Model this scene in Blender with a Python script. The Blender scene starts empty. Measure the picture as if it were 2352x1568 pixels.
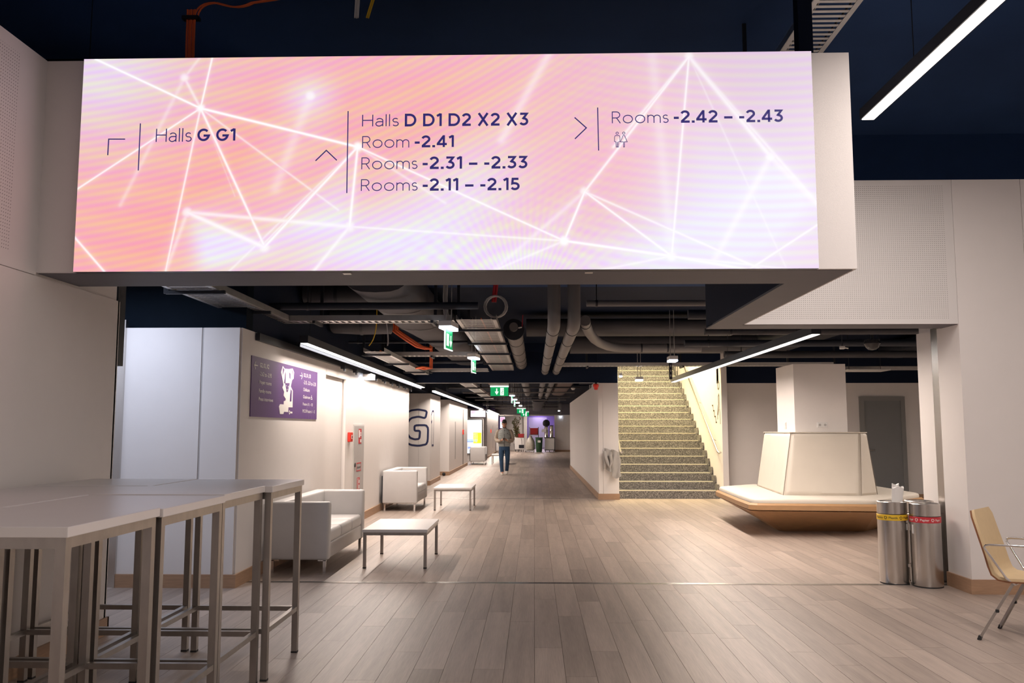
import bpy, bmesh, math, random
import numpy as np
from mathutils import Vector, Matrix, Euler
random.seed(7)
scene = bpy.context.scene
COL = scene.collection
R = math.radians

# ------------------------------------------------------------------ camera
cam = bpy.data.cameras.new('camera')
cam.sensor_width = 36.0
cam.lens = 36.0 * 1981.0 / 2352.0
cam.clip_start = 0.05
cam.clip_end = 300
camo = bpy.data.objects.new('camera', cam)
COL.objects.link(camo)
camo.location = (0, 0, 1.5)
camo.rotation_euler = (R(90 + 5.778), 0, R(1.46))
scene.camera = camo

# ------------------------------------------------------------------ world, exposure
w = bpy.data.worlds.new('world')
scene.world = w
w.use_nodes = True
w.node_tree.nodes['Background'].inputs[0].default_value = (0.25, 0.4, 1.0, 1)
w.node_tree.nodes['Background'].inputs[1].default_value = 0.01
vs = scene.view_settings
vs.view_transform = 'Standard'
vs.look = 'None'
vs.exposure = 1.3
vs.gamma = 1.0
vs.use_curve_mapping = False

WARM = (1.0, 0.85, 0.74)
NEUT = (1.0, 0.885, 0.82)
COOL = (0.72, 0.80, 1.0)
P_CORR = 10.0     # linear lamps of the corridor, W per m
P_HIGH = 11.0      # linear pendants of the high hall, W per m
P_REAR_FILL = 7.5      # added fill pendant behind the viewer, W per m
P_BACK_FILL = 7.0      # added fill lamp of the right back room, W per m
P_SIDE = 13.0     # cool lamp of the side hall, W per m
P_STAIR = 80.0    # lamp above the stairs, W per m
SPREAD = 168       # beam of the corridor lamps, degrees
L_SCREEN = 0.415   # display
L_EMERG = 5.0     # emergency lamps

# ------------------------------------------------------------------ materials
def mat(name, rgb, rough=0.5, metal=0.0, var=0.06, scale=6.0, bump=0.0, bscale=60.0, aniso=None, spec=0.5, sheen=0.0):
    m = bpy.data.materials.new(name)
    m.use_nodes = True
    nt = m.node_tree
    b = nt.nodes['Principled BSDF']
    b.inputs['Roughness'].default_value = rough
    b.inputs['Metallic'].default_value = metal
    b.inputs['Specular IOR Level'].default_value = spec
    if sheen:
        b.inputs['Sheen Weight'].default_value = sheen
    geo = nt.nodes.new('ShaderNodeNewGeometry')
    n = nt.nodes.new('ShaderNodeTexNoise')
    n.inputs['Scale'].default_value = scale
    n.inputs['Detail'].default_value = 3
    src = geo.outputs['Position']
    if aniso:
        mp = nt.nodes.new('ShaderNodeVectorMath')
        mp.operation = 'MULTIPLY'
        mp.inputs[1].default_value = aniso
        nt.links.new(src, mp.inputs[0])
        src = mp.outputs[0]
    nt.links.new(src, n.inputs['Vector'])
    mx = nt.nodes.new('ShaderNodeMix')
    mx.data_type = 'RGBA'
    mx.inputs[6].default_value = (*[c * (1 - var) for c in rgb], 1)
    mx.inputs[7].default_value = (*[min(1, c * (1 + var)) for c in rgb], 1)
    nt.links.new(n.outputs[0], mx.inputs[0])
    nt.links.new(mx.outputs[2], b.inputs['Base Color'])
    if bump:
        n2 = nt.nodes.new('ShaderNodeTexNoise')
        n2.inputs['Scale'].default_value = bscale
        n2.inputs['Detail'].default_value = 4
        nt.links.new(src, n2.inputs['Vector'])
        bp = nt.nodes.new('ShaderNodeBump')
        bp.inputs['Strength'].default_value = bump
        bp.inputs['Distance'].default_value = 0.004
        nt.links.new(n2.outputs[0], bp.inputs['Height'])
        nt.links.new(bp.outputs[0], b.inputs['Normal'])
    return m

def emis(name, rgb, st):
    m = bpy.data.materials.new(name)
    m.use_nodes = True
    b = m.node_tree.nodes['Principled BSDF']
    b.inputs['Base Color'].default_value = (*[c * 0.6 for c in rgb], 1)
    b.inputs['Emission Color'].default_value = (*rgb, 1)
    b.inputs['Emission Strength'].default_value = st
    return m

def perforated(name, rgb, axes, pitch, hole, lo, hi):
    """painted board with drilled holes in the window lo..hi of two world axes"""
    m = mat(name, rgb, 0.6, var=0.02)
    nt = m.node_tree
    b = nt.nodes['Principled BSDF']
    colsock = b.inputs['Base Color'].links[0].from_socket
    geo = nt.nodes.new('ShaderNodeNewGeometry')
    sp = nt.nodes.new('ShaderNodeSeparateXYZ')
    nt.links.new(geo.outputs['Position'], sp.inputs[0])
    def mth(op, a, bb=None, c=None):
        n = nt.nodes.new('ShaderNodeMath')
        n.operation = op
        for i, v in enumerate((a, bb, c)):
            if v is None: continue
            if isinstance(v, (int, float)): n.inputs[i].default_value = v
            else: nt.links.new(v, n.inputs[i])
        return n.outputs[0]
    ds, wins = [], []
    for k, ax in enumerate(axes):
        s = sp.outputs[ax]
        f = mth('FRACT', mth('DIVIDE', s, pitch))
        d = mth('SUBTRACT', f, 0.5)
        ds.append(mth('MULTIPLY', d, d))
        wins.append(mth('MULTIPLY', mth('GREATER_THAN', s, lo[k]), mth('LESS_THAN', s, hi[k])))
    r2 = mth('ADD', ds[0], ds[1])
    inside = mth('LESS_THAN', r2, (hole / pitch / 2) ** 2)
    fac = mth('MULTIPLY', inside, mth('MULTIPLY', wins[0], wins[1]))
    mx = nt.nodes.new('ShaderNodeMix')
    mx.data_type = 'RGBA'
    nt.links.new(fac, mx.inputs[0])
    nt.links.new(colsock, mx.inputs[6])
    mx.inputs[7].default_value = (0.10, 0.092, 0.09, 1)
    nt.links.new(mx.outputs[2], b.inputs['Base Color'])
    return m

def plank_mat():
    m = bpy.data.materials.new('oak_boards')
    m.use_nodes = True
    nt = m.node_tree
    b = nt.nodes['Principled BSDF']
    N = nt.nodes.new
    geo = N('ShaderNodeNewGeometry')
    oi = N('ShaderNodeObjectInfo')
    add = N('ShaderNodeMath'); add.operation = 'ADD'
    nt.links.new(geo.outputs['Random Per Island'], add.inputs[0])
    nt.links.new(oi.outputs['Random'], add.inputs[1])
    fr = N('ShaderNodeMath'); fr.operation = 'FRACT'
    nt.links.new(add.outputs[0], fr.inputs[0])
    ramp = N('ShaderNodeValToRGB')
    e = ramp.color_ramp.elements
    e[0].position = 0.0; e[0].color = (0.300, 0.240, 0.202, 1)
    e[1].position = 1.0; e[1].color = (0.400, 0.322, 0.272, 1)
    x = ramp.color_ramp.elements.new(0.5); x.color = (0.350, 0.281, 0.237, 1)
    nt.links.new(fr.outputs[0], ramp.inputs[0])
    # strips inside a board and the grain
    mp = N('ShaderNodeVectorMath'); mp.operation = 'MULTIPLY'
    mp.inputs[1].default_value = (16.0, 0.9, 1.0)
    nt.links.new(geo.outputs['Position'], mp.inputs[0])
    off = N('ShaderNodeVectorMath'); off.operation = 'ADD'
    nt.links.new(mp.outputs[0], off.inputs[0])
    cmb = N('ShaderNodeCombineXYZ')
    ml = N('ShaderNodeMath'); ml.operation = 'MULTIPLY'; ml.inputs[1].default_value = 37.0
    nt.links.new(fr.outputs[0], ml.inputs[0])
    nt.links.new(ml.outputs[0], cmb.inputs[2])
    nt.links.new(cmb.outputs[0], off.inputs[1])
    g1 = N('ShaderNodeTexNoise'); g1.inputs['Scale'].default_value = 1.0; g1.inputs['Detail'].default_value = 3
    nt.links.new(off.outputs[0], g1.inputs['Vector'])
    mp2 = N('ShaderNodeVectorMath'); mp2.operation = 'MULTIPLY'
    mp2.inputs[1].default_value = (130.0, 5.0, 1.0)
    nt.links.new(geo.outputs['Position'], mp2.inputs[0])
    g2 = N('ShaderNodeTexNoise'); g2.inputs['Scale'].default_value = 1.0; g2.inputs['Detail'].default_value = 4
    nt.links.new(mp2.outputs[0], g2.inputs['Vector'])
    s1 = N('ShaderNodeMapRange'); s1.inputs[1].default_value = 0.3; s1.inputs[2].default_value = 0.7
    s1.inputs[3].default_value = 0.86; s1.inputs[4].default_value = 1.12
    nt.links.new(g1.outputs[0], s1.inputs[0])
    s2 = N('ShaderNodeMapRange'); s2.inputs[1].default_value = 0.3; s2.inputs[2].default_value = 0.7
    s2.inputs[3].default_value = 0.9; s2.inputs[4].default_value = 1.1
    nt.links.new(g2.outputs[0], s2.inputs[0])
    mm = N('ShaderNodeMath'); mm.operation = 'MULTIPLY'
    nt.links.new(s1.outputs[0], mm.inputs[0]); nt.links.new(s2.outputs[0], mm.inputs[1])
    sc = N('ShaderNodeVectorMath'); sc.operation = 'SCALE'
    nt.links.new(ramp.outputs[0], sc.inputs[0]); nt.links.new(mm.outputs[0], sc.inputs[3])
    nt.links.new(sc.outputs[0], b.inputs['Base Color'])
    b.inputs['Roughness'].default_value = 0.42
    bp = N('ShaderNodeBump'); bp.inputs['Strength'].default_value = 0.12; bp.inputs['Distance'].default_value = 0.002
    nt.links.new(g2.outputs[0], bp.inputs['Height']); nt.links.new(bp.outputs[0], b.inputs['Normal'])
    return m

def granite_mat():
    m = bpy.data.materials.new('speckled_granite')
    m.use_nodes = True
    nt = m.node_tree
    b = nt.nodes['Principled BSDF']
    geo = nt.nodes.new('ShaderNodeNewGeometry')
    v = nt.nodes.new('ShaderNodeTexVoronoi'); v.inputs['Scale'].default_value = 95
    nt.links.new(geo.outputs['Position'], v.inputs['Vector'])
    r = nt.nodes.new('ShaderNodeValToRGB')
    r.color_ramp.interpolation = 'CONSTANT'
    e = r.color_ramp.elements
    e[0].position = 0; e[0].color = (0.085, 0.08, 0.076, 1)
    e[1].position = 0.36; e[1].color = (0.17, 0.16, 0.15, 1)
    for p, c in ((0.62, (0.26, 0.245, 0.225, 1)), (0.88, (0.42, 0.40, 0.36, 1))):
        x = r.color_ramp.elements.new(p); x.color = c
    sp = nt.nodes.new('ShaderNodeSeparateColor')
    nt.links.new(v.outputs['Color'], sp.inputs[0])
    nt.links.new(sp.outputs[0], r.inputs[0])
    nt.links.new(r.outputs[0], b.inputs['Base Color'])
    b.inputs['Roughness'].default_value = 0.45
    return m

M = {}
M['wall'] = mat('white_wall_paint', (0.775, 0.738, 0.718), 0.62, var=0.02, bump=0.08, bscale=180)
M['wall_perf_l'] = perforated('perforated_board_side', (0.74, 0.715, 0.70), (1, 2), 0.021, 0.0064, (1.0, 2.56), (5.02, 3.79))
M['wall_perf_r'] = perforated('perforated_board_front', (0.74, 0.715, 0.70), (0, 2), 0.0193, 0.0058, (2.1, 2.53), (3.92, 3.82))
M['skirting'] = mat('oak_skirting', (0.40, 0.245, 0.15), 0.45, var=0.25, scale=3, aniso=(3, 3, 40))
M['oak'] = mat('oak_veneer', (0.46, 0.27, 0.135), 0.4, var=0.22, scale=2.5, aniso=(4, 4, 40), bump=0.05)
M['navy'] = mat('navy_black_paint', (0.0045, 0.011, 0.031), 0.75, var=0.3, scale=1.2, spec=0.2)
M['navy_lit'] = mat('navy_paint_lit', (0.024, 0.056, 0.150), 0.8, var=0.25, scale=1.2, spec=0.15)  # navy with the light of the high hall put into its colour
M['black_dimmed'] = mat('black_blue_dimmed', (0.0035, 0.0075, 0.014), 0.8, var=0.2, spec=0.1)  # navy darkened in colour to offset the side lamp's light on the wall
M['black'] = mat('black_metal', (0.012, 0.014, 0.022), 0.45, var=0.2)
M['soffit'] = mat('dark_grey_soffit', (0.120, 0.115, 0.135), 0.6, var=0.06)
M['duct'] = mat('grey_duct_insulation', (0.055, 0.053, 0.060), 0.65, var=0.3, scale=2.5, bump=0.4, bscale=5)
M['duct2'] = mat('dark_duct', (0.016, 0.020, 0.032), 0.6, var=0.3, scale=2)
M['pipe'] = mat('grey_pipe_lagging', (0.175, 0.165, 0.165), 0.55, var=0.08, scale=4)
M['galv'] = mat('galvanised_steel', (0.62, 0.60, 0.58), 0.35, 0.85, var=0.12, scale=12)
M['steel'] = mat('brushed_steel', (0.60, 0.575, 0.55), 0.27, 1.0, var=0.06, scale=3, aniso=(60, 60, 1.2))
M['steel2'] = mat('satin_steel_tube', (0.40, 0.375, 0.355), 0.36, 1.0, var=0.18, scale=7, aniso=(3, 3, 1))
M['chrome'] = mat('chrome', (0.75, 0.74, 0.74), 0.16, 1.0, var=0.03)
M['laminate'] = mat('white_laminate', (0.70, 0.665, 0.65), 0.3, var=0.02)
M['white'] = mat('white_plastic', (0.75, 0.74, 0.73), 0.4, var=0.02)
M['leather'] = mat('white_leatherette', (0.56, 0.545, 0.54), 0.45, var=0.04, scale=9, bump=0.12, bscale=25)
M['cream'] = mat('cream_leather', (0.66, 0.605, 0.53), 0.5, var=0.04, scale=5, bump=0.06, bscale=30)
M['seam'] = mat('dark_seam', (0.20, 0.165, 0.13), 0.8)
M['tan'] = mat('tan_upholstery', (0.62, 0.47, 0.28), 0.75, var=0.06, scale=20, bump=0.1, bscale=200)
M['ply'] = mat('walnut_ply', (0.22, 0.09, 0.04), 0.45, var=0.2, scale=10)
M['rubber'] = mat('black_rubber', (0.02, 0.02, 0.022), 0.7)
M['grey_door'] = mat('grey_door_paint', (0.20, 0.205, 0.21), 0.5, var=0.03)
M['door_frame'] = mat('grey_frame_paint', (0.24, 0.24, 0.235), 0.5, var=0.03)
M['red'] = mat('red_plastic', (0.70, 0.035, 0.02), 0.4)
M['darkred'] = mat('dark_red_plastic', (0.36, 0.015, 0.02), 0.45)
M['orange'] = mat('orange_cable', (0.85, 0.16, 0.05), 0.5)
M['yellow'] = mat('yellow_band', (0.80, 0.52, 0.03), 0.45)
M['redband'] = mat('red_band', (0.55, 0.03, 0.045), 0.45)
M['greycable'] = mat('grey_cable', (0.45, 0.43, 0.42), 0.5)
M['purple'] = mat('purple_print', (0.105, 0.042, 0.19), 0.55, var=0.06, scale=1)
M['purple2'] = mat('lighter_purple_print', (0.15, 0.075, 0.25), 0.55)
M['print_white'] = mat('white_print', (0.80, 0.78, 0.76), 0.55, var=0.02)
M['print_navy'] = mat('navy_print', (0.022, 0.030, 0.10), 0.5)
M['print_black'] = mat('dark_print', (0.02, 0.02, 0.02), 0.5)
M['print_bronze'] = mat('bronze_print', (0.09, 0.06, 0.03), 0.5)
M['redprint'] = mat('red_print', (0.50, 0.03, 0.04), 0.5)
M['granite'] = granite_mat()
M['nosing'] = mat('pale_nosing', (0.72, 0.66, 0.50), 0.4, var=0.05)
M['cloth'] = mat('grey_cloth', (0.42, 0.40, 0.38), 0.9, var=0.12, scale=14, bump=0.2, bscale=90)
M['planks'] = plank_mat()
M['subfloor'] = mat('dark_joint', (0.10, 0.08, 0.065), 0.8)
M['lamp'] = emis('linear_lamp_diffuser', (1.0, 0.92, 0.85), 3.0)
M['lamp_high'] = emis('pendant_diffuser', NEUT, 3.0)
M['lamp_side'] = emis('side_hall_diffuser', COOL, 1.0)
M['lamp_stair'] = emis('stair_lamp_diffuser', (1.0, 0.84, 0.50), 1.0)
M['emerg'] = emis('emergency_led', (0.75, 0.84, 1.0), L_EMERG)
M['exit_green'] = emis('exit_green', (0.0, 0.30, 0.09), 0.42)
M['exit_white'] = emis('exit_white', (0.9, 1.0, 0.95), 0.5)
M['skin'] = mat('skin', (0.50, 0.27, 0.18), 0.55, var=0.05)
M['hair'] = mat('dark_hair', (0.018, 0.013, 0.012), 0.6, var=0.3, scale=60, bump=0.5, bscale=300)
M['vest'] = mat('pale_grey_vest', (0.32, 0.34, 0.33), 0.7, var=0.06, scale=20)
M['sleeve'] = mat('beige_sleeve', (0.37, 0.31, 0.25), 0.8, var=0.08, scale=20)
M['jeans'] = mat('blue_denim', (0.022, 0.062, 0.13), 0.8, var=0.3, scale=14)
M['shoe'] = mat('white_sneaker', (0.68, 0.64, 0.58), 0.6)
M['leaf'] = mat('leaf', (0.16, 0.17, 0.05), 0.55, var=0.4, scale=9)
M['green'] = mat('green_bin_plastic', (0.02, 0.07, 0.03), 0.5)
M['bag'] = mat('clear_bag_film', (0.45, 0.42, 0.37), 0.3, var=0.3, scale=9, bump=0.6, bscale=12)
M['violet_wall'] = mat('violet_wall_paint', (0.45, 0.33, 0.62), 0.6)
M['paper'] = mat('white_paper', (0.78, 0.76, 0.74), 0.7)
M['glass'] = mat('grey_glass', (0.03, 0.03, 0.035), 0.08)

# ------------------------------------------------------------------ mesh builder
class MB:
    def __init__(s):
        s.v, s.f, s.mi, s.cur = [], [], [], 0
    def add(s, vs_, fs):
        o = len(s.v)
        s.v += [tuple(float(c) for c in p) for p in vs_]
        for f in fs:
            s.f.append(tuple(o + i for i in f)); s.mi.append(s.cur)
        return s
    def box(s, x0, x1, y0, y1, z0, z1):
        s.add([(x0, y0, z0), (x1, y0, z0), (x1, y1, z0), (x0, y1, z0), (x0, y0, z1), (x1, y0, z1), (x1, y1, z1), (x0, y1, z1)],
              [(0, 3, 2, 1), (4, 5, 6, 7), (0, 1, 5, 4), (1, 2, 6, 5), (2, 3, 7, 6), (3, 0, 4, 7)])
        return s
    def tube(s, path, r, n=10, cap=True, closed=False):
        P = [Vector(p) for p in path]
        rr = r if isinstance(r, (list, tuple)) else [r] * len(P)
        up = None
        rings = []
        m = len(P)
        for i, p in enumerate(P):
            if closed: t = (P[(i + 1) % m] - P[i - 1])
            elif i == 0: t = P[1] - P[0]
            elif i == m - 1: t = P[-1] - P[-2]
            else: t = (P[i + 1] - p).normalized() + (p - P[i - 1]).normalized()
            t = t.normalized() if t.length > 1e-9 else Vector((0, 0, 1))
            if up is None:
                up = Vector((0, 0, 1)) if abs(t.z) < 0.9 else Vector((0, 1, 0))
            a = t.cross(up)
            a = a.normalized() if a.length > 1e-6 else t.orthogonal().normalized()
            b = a.cross(t).normalized(); up = b
            rings.append([p + (a * math.cos(k * 2 * math.pi / n) + b * math.sin(k * 2 * math.pi / n)) * rr[i] for k in range(n)])
        vs_ = [q for ring in rings for q in ring]
        fs = []
        for i in range(m if closed else m - 1):
            j = (i + 1) % m
            for k in range(n):
                fs.append((i * n + k, i * n + (k + 1) % n, j * n + (k + 1) % n, j * n + k))
        if cap and not closed:
            fs.append(tuple(range(n - 1, -1, -1))); fs.append(tuple((m - 1) * n + k for k in range(n)))
        return s.add(vs_, fs)
    def bar(s, p, q, wd, ht, up=(0, 0, 1)):
        p, q = Vector(p), Vector(q)
        t = (q - p).normalized(); u = Vector(up)
        a = t.cross(u)
        a = a.normalized() if a.length > 1e-6 else t.orthogonal().normalized()
        b = a.cross(t).normalized()
        vs_ = []
        for c in (p, q):
            for sa, sb in ((-1, -1), (1, -1), (1, 1), (-1, 1)):
                vs_.append(c + a * sa * wd / 2 + b * sb * ht / 2)
        return s.add(vs_, [(0, 1, 2, 3), (7, 6, 5, 4), (0, 4, 5, 1), (1, 5, 6, 2), (2, 6, 7, 3), (3, 7, 4, 0)])
    def prism(s, poly, z0, z1):
        n = len(poly)
        vs_ = [(x, y, z0) for x, y in poly] + [(x, y, z1) for x, y in poly]
        fs = [tuple(range(n - 1, -1, -1)), tuple(range(n, 2 * n))] + [(k, (k + 1) % n, n + (k + 1) % n, n + k) for k in range(n)]
        return s.add(vs_, fs)
    def loft(s, rings, cap=True):
        n = len(rings[0]); m = len(rings)
        fs = []
        for i in range(m - 1):
            for k in range(n):
                fs.append((i * n + k, i * n + (k + 1) % n, (i + 1) * n + (k + 1) % n, (i + 1) * n + k))
        if cap:
            fs.append(tuple(range(n - 1, -1, -1))); fs.append(tuple((m - 1) * n + k for k in range(n)))
        return s.add([q for r_ in rings for q in r_], fs)
    def lathe(s, prof, c=(0, 0, 0), n=24, cap=False):
        rings = [[(c[0] + r * math.cos(2 * math.pi * k / n), c[1] + r * math.sin(2 * math.pi * k / n), c[2] + z) for k in range(n)] for r, z in prof]
        return s.loft(rings, cap)
    def rbox(s, x0, x1, y0, y1, z0, z1, r=0.02, seg=3):
        bm = bmesh.new()
        bmesh.ops.create_cube(bm, size=1)
        for v in bm.verts:
            v.co = Vector(((x0 + x1) / 2 + v.co.x * (x1 - x0), (y0 + y1) / 2 + v.co.y * (y1 - y0), (z0 + z1) / 2 + v.co.z * (z1 - z0)))
        bmesh.ops.bevel(bm, geom=list(bm.edges), offset=r, segments=seg, profile=0.5, affect='EDGES')
        bm.verts.index_update()
        s.add([v.co for v in bm.verts], [[v.index for v in f.verts] for f in bm.faces])
        bm.free()
        return s
    def ball(s, c, r, seg=14, rings=9):
        r = (r, r, r) if isinstance(r, (int, float)) else r
        prof = []
        vs_, fs = [], []
        for i in range(rings + 1):
            a = math.pi * i / rings
            for k in range(seg):
                b = 2 * math.pi * k / seg
                vs_.append((c[0] + r[0] * math.sin(a) * math.cos(b), c[1] + r[1] * math.sin(a) * math.sin(b), c[2] - r[2] * math.cos(a)))
        for i in range(rings):
            for k in range(seg):
                fs.append((i * seg + k, i * seg + (k + 1) % seg, (i + 1) * seg + (k + 1) % seg, (i + 1) * seg + k))
        return s.add(vs_, fs)
    def mesh(s, name, smooth=False, off=(0, 0, 0)):
        me = bpy.data.meshes.new(name)
        me.from_pydata([(a - off[0], b - off[1], c - off[2]) for a, b, c in s.v], [], s.f)
        if max(s.mi, default=0) > 0:
            me.polygons.foreach_set('material_index', s.mi)
        if smooth:
            me.polygons.foreach_set('use_smooth', [True] * len(me.polygons))
        bm = bmesh.new(); bm.from_mesh(me)
        bmesh.ops.recalc_face_normals(bm, faces=bm.faces)
        bm.to_mesh(me); bm.free()
        me.update()
        if smooth:
            try: me.set_sharp_from_angle(angle=R(38))
            except Exception: pass
        return me
    def build(s, name, m, parent=None, smooth=False):
        """coordinates are world coordinates (or local ones when the parent root stands at the origin)"""
        off = WL.get(parent.name, (0, 0, 0)) if parent else (0, 0, 0)
        me = s.mesh(name, smooth, off)
        for q in (m if isinstance(m, (list, tuple)) else [m]):
            me.materials.append(M[q] if isinstance(q, str) else q)
        o = bpy.data.objects.new(name, me)
        COL.objects.link(o)
        if parent:
            o.parent = parent
            WL[o.name] = off
        else:
            WL[o.name] = (0, 0, 0)
        return o

WL = {}
def thing(name, label, cat, loc=(0, 0, 0), group=None, local=False, rz=0.0):
    o = bpy.data.objects.new(name, None)
    COL.objects.link(o)
    o.location = loc; o.rotation_euler = (0, 0, rz)
    o.empty_display_size = 0.2
    o['label'] = label; o['category'] = cat
    if group: o['group'] = group
    WL[o.name] = (0, 0, 0) if local else tuple(loc)
    return o
def tag(o, label, cat, group=None):
    o['label'] = label; o['category'] = cat
    if group: o['group'] = group
    return o
def struct(o, label=None):
    o['kind'] = 'structure'
    if label: o['label'] = label
    return o
def copy_tree(o, parent=None):
    c = o.copy(); COL.objects.link(c)
    if parent: c.parent = parent
    for ch in o.children: copy_tree(ch, c)
    return c
def place(src, loc, label, rz=None, group=None):
    c = copy_tree(src)
    c.location = loc
    if rz is not None: c.rotation_euler = (0, 0, rz)
    c['label'] = label
    if group: c['group'] = group
    return c

# ------------------------------------------------------------------ flat print: strokes and lettering on a plane
class Plane:
    """origin + u*U + v*V, N = outward normal"""
    def __init__(s, fn, n): s.fn, s.n = fn, Vector(n)
    def p(s, u, v, d=0.0): return Vector(s.fn(u, v)) + s.n * d
def strokes(lines, wd, pl, d=0.002, closed=False, th=0.0015):
    mb = MB()
    for ln in lines:
        P = [Vector((a, b)) for a, b in ln]
        m = len(P)
        L_, R_ = [], []
        for i, p in enumerate(P):
            if closed: a, b = P[i - 1], P[(i + 1) % m]
            else: a, b = P[max(0, i - 1)], P[min(m - 1, i + 1)]
            t1 = (p - a).normalized() if (p - a).length > 1e-9 else (b - p).normalized()
            t2 = (b - p).normalized() if (b - p).length > 1e-9 else t1
            n1 = Vector((-t1.y, t1.x)); n2 = Vector((-t2.y, t2.x))
            n = (n1 + n2)
            n = n.normalized() if n.length > 1e-6 else n1
            k = min(2.0, 1 / max(0.3, n.dot(n1)))
            L_.append(p + n * wd / 2 * k); R_.append(p - n * wd / 2 * k)
        vs_, fs = [], []
        for l, r in zip(L_, R_):
            vs_ += [pl.p(l.x, l.y, d), pl.p(r.x, r.y, d), pl.p(l.x, l.y, d - th), pl.p(r.x, r.y, d - th)]
        for i in range(m if closed else m - 1):
            j = (i + 1) % m
            fs += [(4 * i, 4 * i + 1, 4 * j + 1, 4 * j), (4 * i, 4 * j, 4 * j + 2, 4 * i + 2), (4 * i + 1, 4 * i + 3, 4 * j + 3, 4 * j + 1)]
        mb.add(vs_, fs)
    return mb
def fill(poly, pl, d=0.002, th=0.0015):
    n = len(poly)
    mb = MB()
    mb.add([pl.p(u, v, d) for u, v in poly] + [pl.p(u, v, d - th) for u, v in poly],
           [tuple(range(n))] + [(k, (k + 1) % n, n + (k + 1) % n, n + k) for k in range(n)])
    return mb
def letters(txt, u0, u1, v0, vcap, pl, bold=0.0, d=0.002, capratio=0.729):
    """lettering fitted to the width u0..u1, baseline v0, cap height up to vcap"""
    cu = bpy.data.curves.new('lettering', 'FONT')
    cu.body = txt
    cu.size = 1.0
    cu.offset = bold
    cu.resolution_u = 3
    ob = bpy.data.objects.new('lettering', cu)
    COL.objects.link(ob)
    dg = bpy.context.evaluated_depsgraph_get()
    me = bpy.data.meshes.new_from_object(ob.evaluated_get(dg))
    bpy.data.objects.remove(ob)
    xs = [v.co.x for v in me.vertices]
    a, b = min(xs), max(xs)
    sx = (u1 - u0) / (b - a); sy = (vcap - v0) / capratio
    mb = MB()
    mb.add([pl.p(u0 + (v.co.x - a) * sx, v0 + v.co.y * sy, d) for v in me.vertices], [tuple(p.vertices) for p in me.polygons])
    bpy.data.meshes.remove(me)
    return mb
def words(txt, u0, u1, v0, vcap, pl, bold, d, m, parent, name='lettering'):
    """the same lettering, one part per word"""
    mb = letters(txt, u0, u1, v0, vcap, pl, bold, d)
    n = len(mb.v); root = list(range(n))
    def find(i):
        while root[i] != i:
            root[i] = root[root[i]]; i = root[i]
        return i
    for f in mb.f:
        for q in f[1:]: root[find(q)] = find(f[0])
    comp = {}
    for i in range(n): comp.setdefault(find(i), []).append(i)
    a = Vector(pl.p(u0, v0)); ax = (Vector(pl.p(u0 + 1e-3, v0)) - a).normalized()
    if abs(ax.z) > 0.5: ax = Vector((1, 0, 0))
    comps = sorted((min((Vector(mb.v[i]) - a).dot(ax) for i in c), max((Vector(mb.v[i]) - a).dot(ax) for i in c), k) for k, c in comp.items())
    cap = vcap - v0; groups = []
    for lo, hi, k in comps:
        if groups and lo - groups[-1][0] < cap * 0.24: groups[-1][0] = max(groups[-1][0], hi); groups[-1][1].add(k)
        else: groups.append([hi, {k}])
    for hi, ks in groups:
        idx = {}; out = MB()
        for f in mb.f:
            if find(f[0]) in ks:
                out.f.append(tuple(idx.setdefault(i, len(idx)) for i in f)); out.mi.append(0)
        out.v = [mb.v[i] for i in sorted(idx, key=idx.get)]
        out.build(name, m, parent)
def join(*mbs):
    o = MB()
    for m_ in mbs: o.add(m_.v, m_.f)
    return o
# ================================================================== SETTING
ZB, ZT = 2.484, 3.873          # underside and top of the boxed-in soffits
# ---- floor
fl = MB().box(-9, 10, -9, 72, -0.12, -0.006).build('floor', 'subfloor')
struct(fl, 'beige grey oak plank floor running down the corridor')
PW, PL = 0.19, 1.7
rnd = random.Random(3)
cells = []
for i in range(-32, 52):
    x = i * PW
    off = rnd.random() * PL
    for j in range(-1, 42):
        y = j * PL - off
        if y > 66: continue
        if y > 20 and not (-4.6 < x < 1.6 or (y > 34 and x < 3.2)): continue
        cells.append((x, y))
def inframe(x, y):
    yc = y + PL / 2
    return yc > 5.0 and abs((x + PW / 2) / yc) < 0.60 and not (x < -3.2 and yc < 6.4) and not (x < -2.95 and yc > 8.3) and not (x > 4.0 and 8.1 < yc < 9.1)
vis = sorted([c for c in cells if inframe(*c)], key=lambda c: c[1])
single = set(vis[:296])
base = MB().box(0, PW - 0.0022, 0, PL - 0.0025, -0.012, 0.0).mesh('plank')
base.materials.append(M['planks'])
for (x, y) in vis[:296]:
    o = bpy.data.objects.new('plank', base)
    o.location = (x, y, 0); COL.objects.link(o); o.parent = fl
mb = MB()
for (x, y) in cells:
    if (x, y) in single: continue
    if y < 2.2 and y < -6: continue
    mb.box(x, x + PW - 0.0022, y, y + PL - 0.0025, -0.012, 0.0)
o = mb.build('plank_field', 'planks', fl); o['kind'] = 'stuff'

# metal strips let into the floor
for k, (x0, x1, y) in enumerate(((-2.86, 4.0, 8.62), (-2.86, 1.36, 18.85), (-2.8, 1.4, 34.2))):
    mb = MB().box(x0, x1, y - 0.035, y - 0.008, -0.002, 0.004).box(x0, x1, y + 0.008, y + 0.035, -0.002, 0.004)
    mb.cur = 1; mb.box(x0, x1, y - 0.008, y + 0.008, -0.002, 0.0015)
    o = mb.build('trim_%d' % (k + 1), ['steel', 'rubber']); struct(o, 'pair of metal strips let into the floor')

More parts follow.
